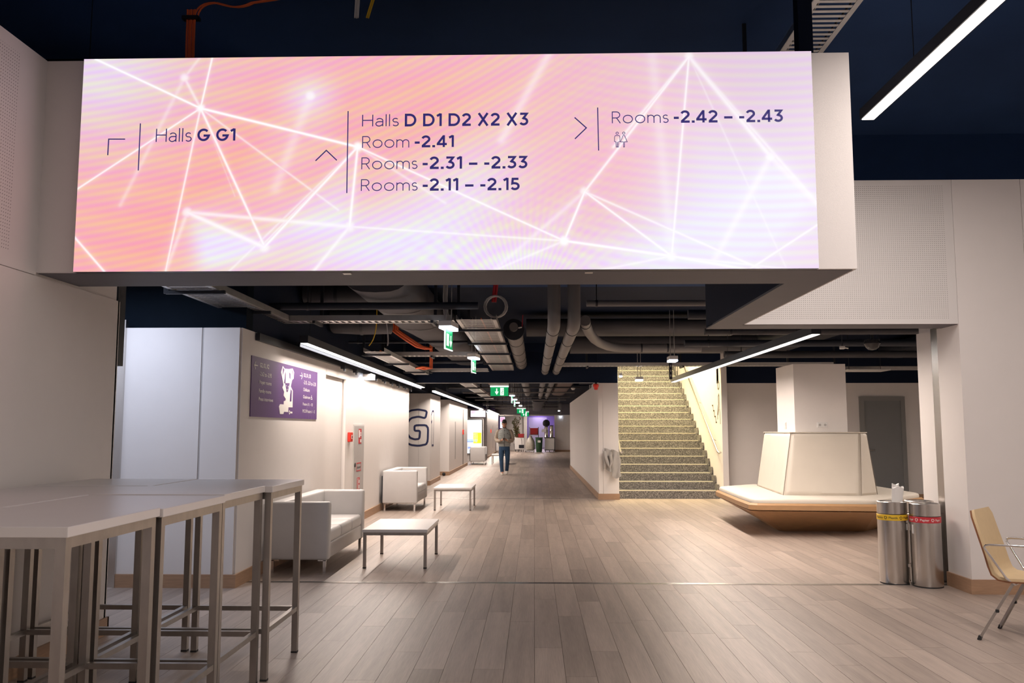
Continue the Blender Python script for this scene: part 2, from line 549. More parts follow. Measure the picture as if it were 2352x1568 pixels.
# ---- left wall of the high hall (perforated upper board, plain lower board)
wl = MB().box(-3.42, -3.165, -9, 6.40, 0.0, ZT - 0.01).build('wall_left', 'wall'); struct(wl)
MB().box(-3.165, -3.15, -9, 1.0, 0.0, ZT).build('panel', 'wall', wl)
MB().box(-3.165, -3.15, 1.004, 5.31, 2.468, ZT).build('panel', 'wall_perf_l', wl)
MB().box(-3.165, -3.15, 1.004, 6.42, 0.0, 2.463).build('panel', 'wall', wl)
MB().box(-3.42, -3.15, 6.40, 6.43, 0.0, 2.463).build('end_panel', 'wall', wl)
MB().box(-3.152, -3.135, -9, 6.45, 0.0, 0.125).box(-3.42, -3.135, 6.43, 6.448, 0, 0.125).build('baseboard_left', 'skirting', wl)
MB().box(-3.30, -3.17, 6.435, 6.56, 1.98, 2.62).build('door_closer_box', 'black', wl)

# ---- wall block between side hall and corridor, left
bl = MB().box(-4.0, -2.885, 8.32, 11.7, 0, ZB - 0.012).build('wall_left_block', 'wall'); struct(bl)
MB().box(-4.0, -3.242, 8.30, 8.322, 0.11, ZB).build('panel', 'wall', bl)
MB().box(-3.222, -2.870, 8.30, 8.322, 0.11, ZB).build('panel', 'wall', bl)
MB().box(-3.242, -3.222, 8.306, 8.321, 0.11, ZB).build('joint_profile', 'greycable', bl)
MB().box(-2.888, -2.85, 8.322, 11.74, 0.11, ZB).build('panel', 'wall', bl)
MB().box(-4.0, -2.83, 8.278, 8.302, 0, 0.125).build('baseboard_front', 'skirting', bl)
MB().box(-2.853, -2.83, 8.302, 11.74, 0, 0.125).build('baseboard_side', 'skirting', bl)
# doorway niche, then the rest of the corridor wall
wc = MB().box(-4.0, -2.885, 13.05, 19.62, 0, ZB - 0.012).build('wall_left_corridor', 'wall'); struct(wc)
MB().box(-2.888, -2.85, 13.03, 17.2, 0.11, ZB).build('panel', 'wall', wc)
MB().box(-2.888, -2.85, 17.204, 19.4, 0.11, ZB).build('panel', 'wall', wc)
MB().box(-2.888, -2.85, 19.404, 19.64, 0.0, ZB).build('corner_profile', 'wall', wc)
MB().box(-2.853, -2.83, 13.03, 19.4, 0, 0.125).build('baseboard_side', 'skirting', wc)
MB().box(-2.888, -2.85, 11.744, 13.026, 2.245, ZB).build('panel', 'wall', wc)
dn = MB().box(-2.95, -2.91, 11.74, 13.03, 0.0, 2.245).build('door_1', 'wall'); struct(dn, 'flush white service door set back in the left corridor wall')
MB().box(-3.0, -2.95, 11.7, 13.06, 0.0, 2.3).build('backing', 'wall', dn)
MB().box(-2.912, -2.90, 11.80, 11.84, 0.95, 1.10).build('pull_plate', 'white', dn)

# ---- panel with the big letter, far side of the side opening
wg = MB().box(-5.2, -2.815, 23.22, 25.7, 0, 2.44).build('wall_left_lettered', 'wall'); struct(wg)
MB().box(-5.2, -3.105, 23.2, 23.222, 0.11, 2.45).build('panel', 'wall', wg)
MB().box(-3.100, -2.79, 23.2, 23.222, 0.11, 2.45).build('panel', 'wall', wg)
MB().box(-2.815, -2.79, 23.222, 25.7, 0.11, 2.45).build('panel', 'wall', wg)
MB().box(-2.795, -2.77, 23.18, 25.72, 0, 0.12).box(-5.2, -2.77, 23.178, 23.2, 0, 0.12).build('baseboard', 'skirting', wg)
PLG = Plane(lambda u, v: (u, 23.2, v), (0, -1, 0))
GP = [(-2.877, 1.974), (-3.106, 2.018), (-3.323, 1.992), (-3.56, 1.823), (-3.675, 1.521), (-3.563, 1.242), (-3.322, 1.071), (-3.095, 1.045), (-2.853, 1.093), (-2.841, 1.597), (-3.21, 1.597), (-3.208, 1.446), (-3.056, 1.447), (-3.075, 1.232), (-3.205, 1.217), (-3.336, 1.264), (-3.48, 1.521), (-3.321, 1.784), (-3.104, 1.828), (-2.919, 1.78)]
def chaikin(p, it=2, r=0.16):
    for _ in range(it):
        q = []
        for a, b in zip(p, p[1:] + p[:1]): q += [(a[0] + (b[0] - a[0]) * r, a[1] + (b[1] - a[1]) * r), (b[0] + (a[0] - b[0]) * r, b[1] + (a[1] - b[1]) * r)]
        p = q
    return p
o = strokes([chaikin(GP)], 0.054, PLG, 0.003, closed=True).build('letter_g', 'print_navy'); tag(o, 'big outlined navy letter G on the white wall panel', 'lettering')
PLG1 = Plane(lambda u, v: (-2.79, u, v), (1, 0, 0))
o = strokes([[(23.38, 1.86), (23.68, 1.985), (24.0, 1.985), (24.0, 1.05), (23.6, 1.05), (23.6, 1.72), (23.42, 1.66)]], 0.05, PLG1, 0.003, closed=True).build('numeral_one', 'print_navy')
tag(o, 'outlined navy numeral 1 on the narrow side of the lettered panel', 'lettering')

# ---- further corridor wall on the left
w2 = MB().box(-5.2, -2.80, 28.23, 35.9, 0, 2.44).build('wall_left_far', 'wall'); struct(w2)
MB().box(-2.80, -2.765, 28.23, 32.4, 0.11, 2.45).build('panel', 'wall', w2)
MB().box(-2.80, -2.765, 32.404, 33.9, 0.11, 2.45).build('panel', 'wall', w2)
MB().box(-2.80, -2.765, 33.904, 35.9, 0.11, 2.45).build('panel', 'wall', w2)
MB().box(-5.2, -2.765, 28.20, 28.232, 0.11, 2.45).build('end_panel', 'wall', w2)
MB().box(-5.2, -2.745, 28.178, 28.2, 0, 0.12).box(-2.765, -2.745, 28.2, 35.9, 0, 0.12).build('baseboard', 'skirting', w2)
MB().box(-2.765, -2.757, 30.2, 30.5, 0.45, 1.75).build('sign_strip', 'greycable', w2)
MB().box(-2.768, -2.762, 33.62, 33.88, 0.12, 2.25).build('groove', 'subfloor', w2)
w3 = MB().box(-5.2, -2.42, 41.0, 58.0, 0, 2.44).build('wall_left_end', 'wall'); struct(w3)
for y0 in (41.0, 44.4, 47.8, 51.2, 54.6):
    MB().box(-2.42, -2.39, y0, y0 + 3.39, 0.1, 2.45).build('panel', 'wall', w3)
MB().box(-2.39, -2.37, 41.0, 58.0, 0, 0.11).build('baseboard', 'skirting', w3)
for y0 in (43.6, 50.0):
    MB().box(-2.39, -2.384, y0, y0 + 0.3, 0.4, 1.7).build('sign_strip', 'greycable', w3)
w4 = MB().box(-9, -5.2, 19.6, 58, 0, 2.6).build('wall_left_outer', 'wall'); struct(w4)
MB().box(-5.22, -5.2, 19.6, 23.2, 0, 0.12).build('baseboard', 'skirting', w4)
w5 = MB().box(-9, -4.6, 5.0, 8.3, 0, 3.3).build('wall_left_side_hall', 'wall'); struct(w5)
MB().box(-4.6, -4.585, 5.0, 8.3, 0, 0.12).build('baseboard', 'skirting', w5)

# ---- wall between corridor and stairs
wr = MB().box(1.40, 1.79, 18.70, 33.4, 0, 2.47).build('wall_right_corridor', 'wall'); struct(wr)
for y0, y1 in ((18.68, 22.1), (22.104, 25.8), (25.804, 29.6), (29.604, 33.4)):
    MB().box(1.38, 1.402, y0, y1, 0.12, ZB).build('panel', 'wall', wr)
MB().box(1.38, 1.475, 18.66, 18.70, 0.12, ZB).build('corner_profile', 'wall', wr)
MB().box(1.479, 1.81, 18.66, 18.70, 0.12, ZB).build('panel', 'wall', wr)
MB().box(1.362, 1.82, 18.64, 18.66, 0, 0.125).box(1.362, 1.38, 18.66, 33.4, 0, 0.125).build('baseboard', 'skirting', wr)
MB().box(1.79, 1.81, 18.70, 27, 0, 6.0).build('stair_side_panel', 'wall', wr)
MB().box(1.40, 1.79, 18.70, 27, 2.86, 6.0).build('upper_wall', 'navy', wr)
w6 = MB().box(1.35, 6.0, 57.3, 57.6, 0, 2.40).build('wall_right_end', 'wall'); struct(w6)
MB().box(1.35, 1.95, 57.27, 57.3, 0.12, 2.4).build('panel', 'wall', w6)
MB().box(1.955, 4, 57.27, 57.3, 0.12, 2.4).build('panel', 'wall', w6)
MB().box(1.35, 4, 57.25, 57.28, 0, 0.12).build('baseboard', 'skirting', w6)
w7 = MB().box(3.6, 3.8, 33.4, 57.3, 0, 2.6).build('wall_right_far', 'wall'); struct(w7)
MB().box(3.58, 3.6, 33.4, 57.3, 0, 0.12).build('baseboard', 'skirting', w7)

# ---- stairwell right wall, back wall with door
ws = MB().box(4.0, 4.12, 18.55, 28, 0, 6.0).build('wall_right_stair', 'wall'); struct(ws)
wb = MB().box(4.12, 10, 18.80, 19.0, 0, ZB).build('wall_back', 'wall'); struct(wb)
MB().box(4.12, 6.9, 18.78, 18.80, 0, 0.12).box(7.98, 10, 18.78, 18.80, 0, 0.12).build('baseboard', 'skirting', wb)
MB().box(4.0, 10, 18.80, 19.0, ZB, 3.4).build('upper_wall', 'navy', wb)
d2 = MB().box(7.08, 7.86, 18.765, 18.80, 0.01, 2.10).build('door_2', 'grey_door'); struct(d2, 'grey steel door with lever handle behind the island bench')
MB().box(6.99, 7.08, 18.74, 18.80, 0, 2.19).box(7.86, 7.95, 18.74, 18.80, 0, 2.19).box(7.08, 7.86, 18.74, 18.80, 2.10, 2.19).build('door_frame', 'door_frame', d2)
hd = MB().tube([(7.13, 18.765, 1.05), (7.13, 18.71, 1.05)], 0.011).tube([(7.13, 18.71, 1.05), (7.26, 18.71, 1.05)], 0.011).build('handle', 'chrome', d2, True)
MB().tube([(7.13, 18.765, 0.93), (7.13, 18.752, 0.93)], 0.022, 14).build('lock_rose', 'chrome', d2, True)
MB().box(9.9, 10, 8.2, 19, 0, 3.4).build('wall_right_outer', 'wall')
struct(bpy.data.objects['wall_right_outer'])

# ---- pillar on the right with steel guide, and the bulkhead above the opening
pr = MB().box(4.02, 9.0, 8.20, 9.06, 0, ZT - 0.01).build('wall_right', 'wall'); struct(pr)
MB().box(4.0, 4.645, 8.17, 8.202, 0.125, ZT).build('panel', 'wall', pr)
MB().box(4.65, 6.4, 8.17, 8.202, 0.125, ZT).build('panel', 'wall', pr)
MB().box(4.0, 4.022, 8.202, 8.62, 0.125, ZB).build('panel', 'wall', pr)
MB().box(4.0, 4.022, 8.76, 9.08, 0.0, ZB).build('panel', 'wall', pr)
MB().box(3.98, 6.4, 8.148, 8.17, 0, 0.13).box(3.98, 4.0, 8.17, 8.62, 0, 0.13).build('baseboard', 'skirting', pr)
g = MB().box(4.0, 4.03, 8.62, 8.755, 0.0, 2.50).build('shutter_guide', 'steel', pr)
bk = MB().box(2.0, 4.0, 8.19, 8.50, ZB + 0.004, ZT - 0.01).build('wall_bulkhead', 'wall'); struct(bk)
MB().box(2.0, 3.997, 8.17, 8.192, ZB, ZT).build('panel', 'wall_perf_r', bk)
MB().box(1.70, 4.02, 8.195, 8.52, ZB - 0.004, ZB + 0.006).build('soffit', 'soffit', bk)
MB().box(2.0, 4.0, 8.50, 8.52, ZB, ZT).build('back_face', 'navy', bk)
MB().box(4.0, 6.4, 8.202, 9.06, ZT - 0.012, ZT).build('cap', 'wall', pr)
# mirrored steel guide on the left
gl = MB().box(-4.13, -4.0, 8.29, 8.33, 0.0, 2.36).box(-4.006, -3.985, 8.27, 8.33, 0.0, 2.56).build('trim_shutter_guide', 'steel'); struct(gl, 'brushed steel shutter guide left of the white wall block')
MB().box(-4.13, -4.006, 8.285, 8.33, 2.362, 2.55).build('guide_head', 'soffit', gl)

# ---- big box that carries the display
bx = MB().box(-3.15, -2.85, 5.31, 5.34, ZB, ZT).box(1.72, 2.0, 5.31, 5.34, ZB, ZT).box(-2.85, 1.72, 5.32, 5.34, ZB, ZT - 0.02).build('wall_display_box', 'wall'); struct(bx)
MB().box(1.98, 2.0, 5.34, 8.17, ZB, ZT).build('side_panel', 'wall', bx)
MB().box(-3.15, 1.98, 5.34, 5.83, ZB - 0.004, ZB + 0.012).build('soffit', 'soffit', bx)
MB().box(1.70, 1.98, 5.83, 8.195, ZB - 0.004, ZB + 0.012).build('soffit', 'soffit', bx)
MB().box(1.70, 1.715, 5.83, 8.5, ZB + 0.012, ZT - 0.1).build('inner_side', 'navy', bx)
MB().box(-3.15, 1.70, 5.81, 5.83, ZB + 0.012, ZT - 0.1).build('inner_front', 'navy', bx)
MB().box(-3.15, 1.98, 5.34, 8.17, ZT - 0.09, ZT - 0.07).build('lid', 'navy', bx)  # unseen cover, added to keep pendant light from leaking through the box
for x in (-1.2, 0.32):
    MB().box(x, x + 0.05, 5.315, 5.36, ZB - 0.014, ZB - 0.004).build('fixing_clip', 'galv', bx)

# ---- ceilings and dark upper walls
struct(MB().box(-9, 10, -9, 11.2, 5.30, 5.5).build('ceiling', 'navy_lit'))
struct(MB().box(-9, 10, 11.0, 11.2, 3.35, 5.5).build('wall_upper', 'navy_lit'))
ce = MB().box(-9, 10, 11.2, 18.6, 3.35, 3.55).box(-9, 1.4, 18.6, 72, 3.15, 3.55).box(1.4, 10, 33.4, 72, 3.15, 3.5).build('ceiling_corridor', 'navy'); struct(ce)
struct(MB().box(-9, -2.86, 8.45, 8.65, ZB, 5.3).build('wall_upper_left', 'black_dimmed'))
struct(MB().box(-2.9, -2.86, 8.65, 28, ZB, 3.4).build('wall_upper_corridor', 'navy'))
struct(MB().box(1.36, 9.99, 18.56, 18.70, 2.84, 3.4).box(-2.86, 1.80, 18.62, 18.9, ZB + 0.004, 3.2).build('wall_downstand', 'navy'))
MB().box(-2.86, 1.40, 18.61, 18.63, ZB - 0.006, ZB + 0.006).build('edge_angle', 'galv', bpy.data.objects['wall_downstand'])
struct(MB().box(-9, -3.42, 8.65, 19, ZB, 2.6).build('ceiling_side', 'navy'))
struct(MB().box(1.8, 4.12, 25.5, 28.2, 5.9, 6.1).box(1.8, 4.12, 18.7, 25.5, 5.9, 6.1).build('ceiling_stair', 'wall'))
struct(MB().box(1.8, 4.12, 28.0, 28.2, 0, 6.0).build('wall_stair_top', 'wall'))
struct(MB().box(-9, 9.9, -9.2, -9, 0, 5.4).build('wall_rear', 'wall'))
struct(MB().box(6.4, 6.6, -9, 8.3, 0, ZT).build('wall_right_hall', 'wall'))
struct(MB().box(6.4, 6.6, -9, 8.3, ZT, 5.4).build('wall_right_hall_upper', 'navy_lit'))
struct(MB().box(-9.2, -9, -9, 58, 0, 5.4).build('wall_far_left', 'navy'))
# far end
we = MB().box(-6, 6, 70, 70.2, 0, 3.2).build('wall_end', 'violet_wall'); struct(we)
MB().box(-2.4, -0.75, 62.0, 62.2, 0, 2.5).build('pier', 'wall', we)
MB().box(-0.75, -0.5, 61.9, 62.3, 0, 2.5).build('pier', 'wall', we)
MB().box(-0.45, 1.0, 68.5, 68.6, 0, 2.4).build('screen_wall', 'wall', we)
MB().box(-2.6, 3.6, 58.2, 58.5, 2.38, 3.2).build('downstand', 'soffit', we)
MB().box(-2.6, 3.6, 58.18, 58.22, 2.36, 2.44).build('edge_angle', 'galv', we)
# ================================================================== LED DISPLAY
SX0, SX1, SZ0, SZ1, SY = -2.879, 1.745, 2.476, 3.858, 5.25
sc = thing('led_display', 'wide pink and white glowing wayfinding display above the corridor mouth', 'display', (-0.57, 5.28, SZ0))
MB().box(SX0, SX1, SY + 0.004, 5.309, SZ0, SZ1).build('cabinet', 'black', sc)
NODE = {'a': (-2.113, 3.525), 'b': (-2.224, 3.727), 'c': (-1.105, 3.264), 'd': (-1.413, 3.599), 'e': (-1.147, 2.754), 'f': (-1.679, 2.626), 'g': (-2.173, 2.851), 'h': (0.318, 2.966), 'i': (0.189, 2.656), 'j': (0.981, 3.832), 'k': (0.849, 2.557), 'l': (1.471, 3.18)}
PT = {1: (-2.805, 3.857), 2: (-2.049, 3.86), 3: (-2.879, 3.006), 4: (-2.296, 2.47), 5: (-1.685, 2.646), 6: (-1.22, 2.86), 7: (-1.367, 2.471), 8: (-0.25, 2.47), 9: (1.398, 2.47), 10: (0.50, 3.25), 11: (1.755, 2.875), 12: (1.318, 2.469), 13: (1.75, 2.45), 14: (0.413, 2.472), 15: (-2.891, 2.707), 16: (-2.681, 2.476), 17: (1.107, 2.524), 18: (-1.874, 2.952), 19: (-2.076, 2.474), 20: (-2.6, 2.9), 21: (0.1, 3.86), 22: (-0.2, 3.3), 23: (1.55, 2.47), 24: (1.75, 2.75), 25: (1.75, 3.05), 26: (-1.62, 3.0), 27: (-0.55, 2.9), 28: (0.75, 3.86), 29: (-1.9, 2.47), 30: (-2.13, 3.86)}
NODE.update(PT)
#        from, to, width m, strength
EDGE = [('a', 1, .010, .9), ('a', 2, .009, .8), ('a', 'b', .014, .5), ('a', 3, .009, .75), ('a', 'c', .012, .95), ('a', 4, .009, .7), ('a', 5, .011, .8), ('a', 6, .009, .5), ('a', 18, .006, .25),
        ('c', 'e', .012, .8), ('c', 'f', .012, .8), ('c', 5, .008, .5), ('c', 'i', .009, .8), ('c', 29, .010, .45), ('c', 27, .012, .4), ('e', 7, .016, .6), ('e', 'i', .009, .6), ('e', 'g', .02, .6), ('g', 'f', .022, .7), ('g', 4, .02, .4),
        ('i', 'h', .011, .8), ('i', 'k', .011, .9), ('i', 8, .012, .5), ('h', 'k', .009, .8), ('h', 'j', .012, .7), ('h', 9, .010, .6), ('h', 8, .02, .35), ('j', 'k', .010, .7), ('j', 'l', .022, .6), ('j', 11, .016, .5), ('j', 10, .014, .6),
        ('k', 12, .011, .7), ('k', 13, .008, .5), ('k', 14, .010, .5), (15, 16, .010, .8), (12, 24, .009, .6), ('l', 17, .03, .4), ('l', 11, .03, .4), ('b', 20, .02, .3), ('b', 30, .014, .35), (21, 22, .04, .4), ('j', 23, .008, .3), (28, 'k', .05, .25), ('d', 26, .05, .3)]
NX, NZ = 1000, 300
xs = np.linspace(SX0, SX1, NX); zs = np.linspace(SZ0, SZ1, NZ)
GX, GZ = np.meshgrid(xs, zs)
U = (GX - SX0) / (SX1 - SX0); V = (GZ - SZ0) / (SZ1 - SZ0)
def blob(x, z, rx, rz): return np.exp(-(((GX - x) / rx) ** 2 + ((GZ - z) / rz) ** 2))
def tri(a, b, c, soft):
    out = np.ones_like(GX)
    P = [np.array(p, float) for p in (a, b, c)]
    ar = (P[1][0] - P[0][0]) * (P[2][1] - P[0][1]) - (P[1][1] - P[0][1]) * (P[2][0] - P[0][0])
    for i in range(3):
        p, q = P[i], P[(i + 1) % 3]
        e = q - p; n = np.hypot(*e)
        dist = ((GZ - p[1]) * e[0] - (GX - p[0]) * e[1]) / n * np.sign(ar)
        out = out * (1 / (1 + np.exp(-np.clip(dist / soft, -30, 30))))
    return out
white = 0.16 + 0.30 * np.clip(U - 0.30, 0, 1) + 0.12 * (1 - V) * U
white += 0.30 * blob(-1.95, 2.55, 0.35, 0.22) + 0.72 * blob(-1.0, 2.62, 0.75, 0.30) + 0.35 * blob(1.35, 2.85, 0.55, 0.42) + 0.45 * blob(0.85, 2.55, 0.5, 0.22)
white += 0.45 * blob(-1.41, 3.60, 0.16, 0.13) + 0.35 * blob(-0.3, 3.05, 0.30, 0.35) + 0.32 * blob(-2.75, 3.75, 0.4, 0.25) + 0.25 * blob(-0.6, 2.95, 0.3, 0.3)
white += 0.35 * blob(0.0, 2.5, 0.6, 0.16)
white += 0.55 * tri(NODE['g'], NODE['f'], PT[19], 0.03) + 0.40 * tri(NODE['l'], PT[11], PT[17], 0.04) + 0.3 * tri(NODE['c'], NODE['e'], NODE['f'], 0.03)
white += 0.22 * tri(NODE['h'], NODE['i'], PT[8], 0.04) + 0.22 * tri(NODE['j'], (0.75, 2.5), (1.5, 2.6), 0.08) + 0.2 * tri((-1.45, 3.75), (-1.2, 3.3), (-2.3, 2.6), 0.06)
white -= 0.16 * blob(-2.45, 2.65, 0.35, 0.25) + 0.14 * blob(-0.85, 3.45, 0.45, 0.25) + 0.10 * blob(0.45, 3.15, 0.25, 0.35) + 0.12 * blob(-1.9, 3.2, 0.3, 0.4)
lines = np.zeros_like(GX)
for a, b, wd, st in EDGE:
    p, q = np.array(NODE[a]), np.array(NODE[b])
    e = q - p; L2 = (e ** 2).sum()
    t = np.clip(((GX - p[0]) * e[0] + (GZ - p[1]) * e[1]) / L2, 0, 1)
    d2_ = (GX - p[0] - t * e[0]) ** 2 + (GZ - p[1] - t * e[1]) ** 2
    lines = np.maximum(lines, st * np.exp(-d2_ / (0.5 * wd * wd)) + 0.18 * st * np.exp(-d2_ / (6 * wd * wd)))
for k_, r_ in (('a', .028), ('b', .026), ('c', .03), ('e', .03), ('h', .028), ('i', .03), ('j', .026), ('k', .03), ('f', .03), ('g', .03), ('d', .03), ('l', .03)):
    p = NODE[k_]
    d_ = np.hypot(GX - p[0], GZ - p[1])
    lines = np.maximum(lines, (1.0 if k_ in 'aci' else 0.75) / (1 + np.exp((d_ - r_) / 0.006)))
# moire of the pixel grid: curved rainbow bands
cx, cz = -0.05, 2.15
rad = np.hypot((GX - cx) * 0.9, GZ - cz); ang = np.arctan2(GZ - cz, GX - cx)
ph1 = 150 * (-0.40 * GX + 0.86 * GZ - 0.075 * (GX + 1.0) ** 2)
ph1b = 34 * (-0.30 * GX + 0.85 * GZ - 0.10 * (GX + 0.6) ** 2)
ph2 = 105 * np.cos(ang) * np.ones_like(rad)
ph3 = 105 * (GZ + 0.10 * GX - 0.10 * (GX - 0.9) ** 2)
sg_ = lambda v: 1 / (1 + np.exp(-v))
wR = sg_((GX - 0.35) / 0.2); wF = np.exp(-((rad - 0.35) / 0.45) ** 2) * sg_((1.15 - np.abs(GX + 0.05)) / 0.1) * (1 - 0.6 * wR); wL = (1 - wR) * (1 - wF)
def moire(s): return wL * (0.75 * np.sin(ph1 + s) + 0.5 * np.sin(ph1b + s)) + wF * (0.6 * np.sin(ph2 + s) + 0.6 * np.sin(70 * rad + s)) + wR * np.sin(ph3 + s) * 0.7
amp = 0.034 + 0.016 * wF - 0.008 * wR
def c3(*v): return np.array(v)
salmon = c3(0.965, 0.680, 0.660); pale = c3(0.905, 0.82, 0.86); rose = c3(0.950, 0.715, 0.735); grl = c3(0.870, 0.775, 0.845); wht = c3(0.925, 0.915, 0.985)
col = np.ones(GX.shape + (3,)) * rose
def over(col, f, c): f = np.clip(f, 0, 1)[..., None]; return col * (1 - f) + c * f
col = over(col, 1.0 * blob(-2.3, 2.65, 0.9, 0.55) + 0.7 * blob(-1.7, 3.3, 0.7, 0.4), salmon)
col = over(col, 0.8 * blob(-0.5, 3.4, 0.7, 0.5), c3(0.96, 0.70, 0.67))
col = over(col, 1.0 * blob(-2.85, 3.8, 0.7, 0.5), pale)
col = over(col, sg_((GX - 0.75) / 0.28), grl)
col = over(col, 0.7 * blob(0.55, 3.15, 0.45, 0.28) + 0.5 * blob(0.8, 3.5, 0.4, 0.2), c3(0.955, 0.72, 0.775))
col = over(col, 0.55 * blob(1.65, 2.55, 0.3, 0.12), c3(0.95, 0.80, 0.83))
wv = np.clip((white - 0.16) * 1.12, 0, 0.94)
col = over(col, wv, wht)
m1 = moire(0.0)[..., None]; m2 = moire(2.1)[..., None]
col = col + amp[..., None] * (m1 * c3(0.1, -0.9, 0.6) + m2 * c3(0.1, 0.6, -0.9))
lv = np.clip(lines, 0, 1)[..., None]
col = np.clip(col * (1 - lv) + np.array([1.0, 0.995, 1.0]) * lv, 0, 1)
lin = np.where(col <= 0.04045, col / 12.92, ((col + 0.055) / 1.055) ** 2.4)
idx = np.arange(NX * NZ).reshape(NZ, NX)
faces = np.stack([idx[:-1, :-1], idx[:-1, 1:], idx[1:, 1:], idx[1:, :-1]], -1).reshape(-1, 4)
me = bpy.data.meshes.new('display_face')
off = WL[sc.name]
verts = np.stack([GX - off[0], np.full_like(GX, SY - off[1]), GZ - off[2]], -1).reshape(-1, 3)
me.vertices.add(len(verts)); me.vertices.foreach_set('co', verts.ravel().astype(np.float32))
me.loops.add(faces.size); me.loops.foreach_set('vertex_index', faces.ravel().astype(np.int32))
me.polygons.add(len(faces)); me.polygons.foreach_set('loop_start', (np.arange(len(faces)) * 4).astype(np.int32))
try: me.polygons.foreach_set('loop_total', np.full(len(faces), 4, np.int32))
except Exception: pass
ca = me.color_attributes.new('picture', 'FLOAT_COLOR', 'POINT')
ca.data.foreach_set('color', np.concatenate([lin.reshape(-1, 3), np.ones((NX * NZ, 1))], 1).ravel().astype(np.float32))
me.update(calc_edges=True); me.validate()
ms = bpy.data.materials.new('display_picture'); ms.use_nodes = True
nt = ms.node_tree; b_ = nt.nodes['Principled BSDF']
b_.inputs['Base Color'].default_value = (0.02, 0.02, 0.02, 1)
at = nt.nodes.new('ShaderNodeVertexColor'); at.layer_name = 'picture'
nt.links.new(at.outputs[0], b_.inputs['Emission Color']); b_.inputs['Emission Strength'].default_value = L_SCREEN
me.materials.append(ms)
o = bpy.data.objects.new('display_face', me); COL.objects.link(o); o.parent = sc
WL[o.name] = off
df = o
PS = Plane(lambda u, v: (u, SY, v), (0, -1, 0))
def A_(cx, cy, rx, ry, a0, a1, n=14):
    return [(cx + rx * math.cos(R(a0 + (a1 - a0) * k / n)), cy + ry * math.sin(R(a0 + (a1 - a0) * k / n))) for k in range(n + 1)]
def glyph(c, w):
    """strokes of one letter at cap height 1, w = stroke width; returns width, strokes (first item True = closed)"""
    h = w / 2; t = 1 - h; x = 0.70; q = x - h
    if c == 'H': return 0.70, [[(h, 0), (h, 1)], [(0.70 - h, 0), (0.70 - h, 1)], [(h, 0.52), (0.70 - h, 0.52)]]
    if c == 'a': return 0.48, [A_(0.25, q - 0.17, 0.20, 0.17, 155, 0, 8) + [(0.45, 0)], [(0.45, 0.40)] + A_(0.22, 0.21, 0.20, 0.19, 88, 272, 10) + [(0.34, 0.06), (0.45, 0.17)]]
    if c == 'l': return 0.06, [[(0.03, 0), (0.03, 1.03)]]
    if c == 's': return 0.40, [A_(0.20, q - 0.155, 0.165, 0.155, 35, 250, 9) + A_(0.20, h + 0.17, 0.175, 0.17, 70, -150, 10)]
    if c == 'R': return 0.62, [[(h, 0), (h, t), (0.32, t)] + A_(0.32, t - 0.255, 0.24, 0.255, 85, -85, 10) + [(0.32, t - 0.51), (h, t - 0.51)], [(0.33, t - 0.51), (0.60, 0)]]
    if c == 'o': return 0.72, [A_(0.36, x / 2, 0.36 - h, x / 2 - h + 0.008, 0, 360, 26)]
    if c == 'm': return 0.94, [[(h, 0), (h, x)], [(h, 0.38)] + A_(0.25, q - 0.22, 0.22, 0.22, 170, 0, 8) + [(0.47, 0)], [(0.47, 0.38)] + A_(0.69, q - 0.22, 0.22, 0.22, 170, 0, 8) + [(0.91, 0)]]
    if c == 'G': return 0.86, [A_(0.44, 0.5, 0.44 - h, 0.5 - h + 0.01, 42, 335, 24) + [(0.80, 0.44), (0.44, 0.44)]]
    if c == '1': return 0.36, [[(0.02, 0.80), (0.36 - h, 0.96)], [(0.36 - h, 0), (0.36 - h, 1.0)]]
    if c == 'D': return 0.80, [[(h, h), (0.34, h)] + A_(0.34, 0.5, 0.46 - h, 0.5 - h, -88, 88, 16) + [(0.34, t), (h, t), (h, h), (0.2, h)]]
    if c == '2': return 0.60, [A_(0.29, t - 0.225, 0.235, 0.225, 165, -35, 14) + [(0.09, h + 0.05), (0.09, h), (0.60, h)]]
    if c == '3': return 0.60, [[(0.04, t), (0.49, t), (0.26, 0.565)] + A_(0.27, h + 0.235, 0.245, 0.235, 88, -150, 14)]
    if c == '4': return 0.68, [[(0.47, 0), (0.47, t), (0.44, t), (0.06, 0.30), (0.06, 0.26), (0.68, 0.26)]]
    if c == '5': return 0.60, [[(0.52, t), (0.14, t), (0.11, 0.54), (0.20, 0.565)] + A_(0.28, h + 0.235, 0.245, 0.240, 88, -150, 14)]
    if c == 'X': return 0.78, [[(0.09, 0), (0.69, 1)], [(0.09, 1), (0.69, 0)]]
    if c == '-': return 0.34, [[(0.0, 0.40), (0.34, 0.40)]]
    if c == '\u2013': return 0.56, [[(0.0, 0.40), (0.56, 0.40)]]
    if c == '.': return 0.20, [[(0.01, h), (0.01 + w * 1.15, h)]]
    return 0.3, []
def own_words(txt, u0, u1, v0, v1, pl, w, m, parent):
    gap = 0.13 if w > 0.1 else 0.15
    x = 0.0; glyphs = []; wd_i = 0
    for c in txt:
        if c == ' ': x += 0.36 - gap * 0.3; wd_i += 1; continue
        gw, st_ = glyph(c, w)
        glyphs.append((wd_i, x, st_)); x += gw + gap
    tot = x - gap; k = (u1 - u0) / tot; kv = v1 - v0
    byw = {}
    for wi, gx, st_ in glyphs: byw.setdefault(wi, []).append((gx, st_))
    for wi in sorted(byw):
        mbs = []
        for gx, st_ in byw[wi]:
            for s_ in st_:
                pts = [s_[0]] + [b for a, b in zip(s_, s_[1:]) if math.hypot(a[0] - b[0], a[1] - b[1]) > 1e-4]
                mbs.append(strokes([[(u0 + (gx + a) * k, v0 + b * kv) for a, b in pts]], w * (k + kv) / 2, pl, 0.0015))
        join(*mbs).build('lettering', m, parent)
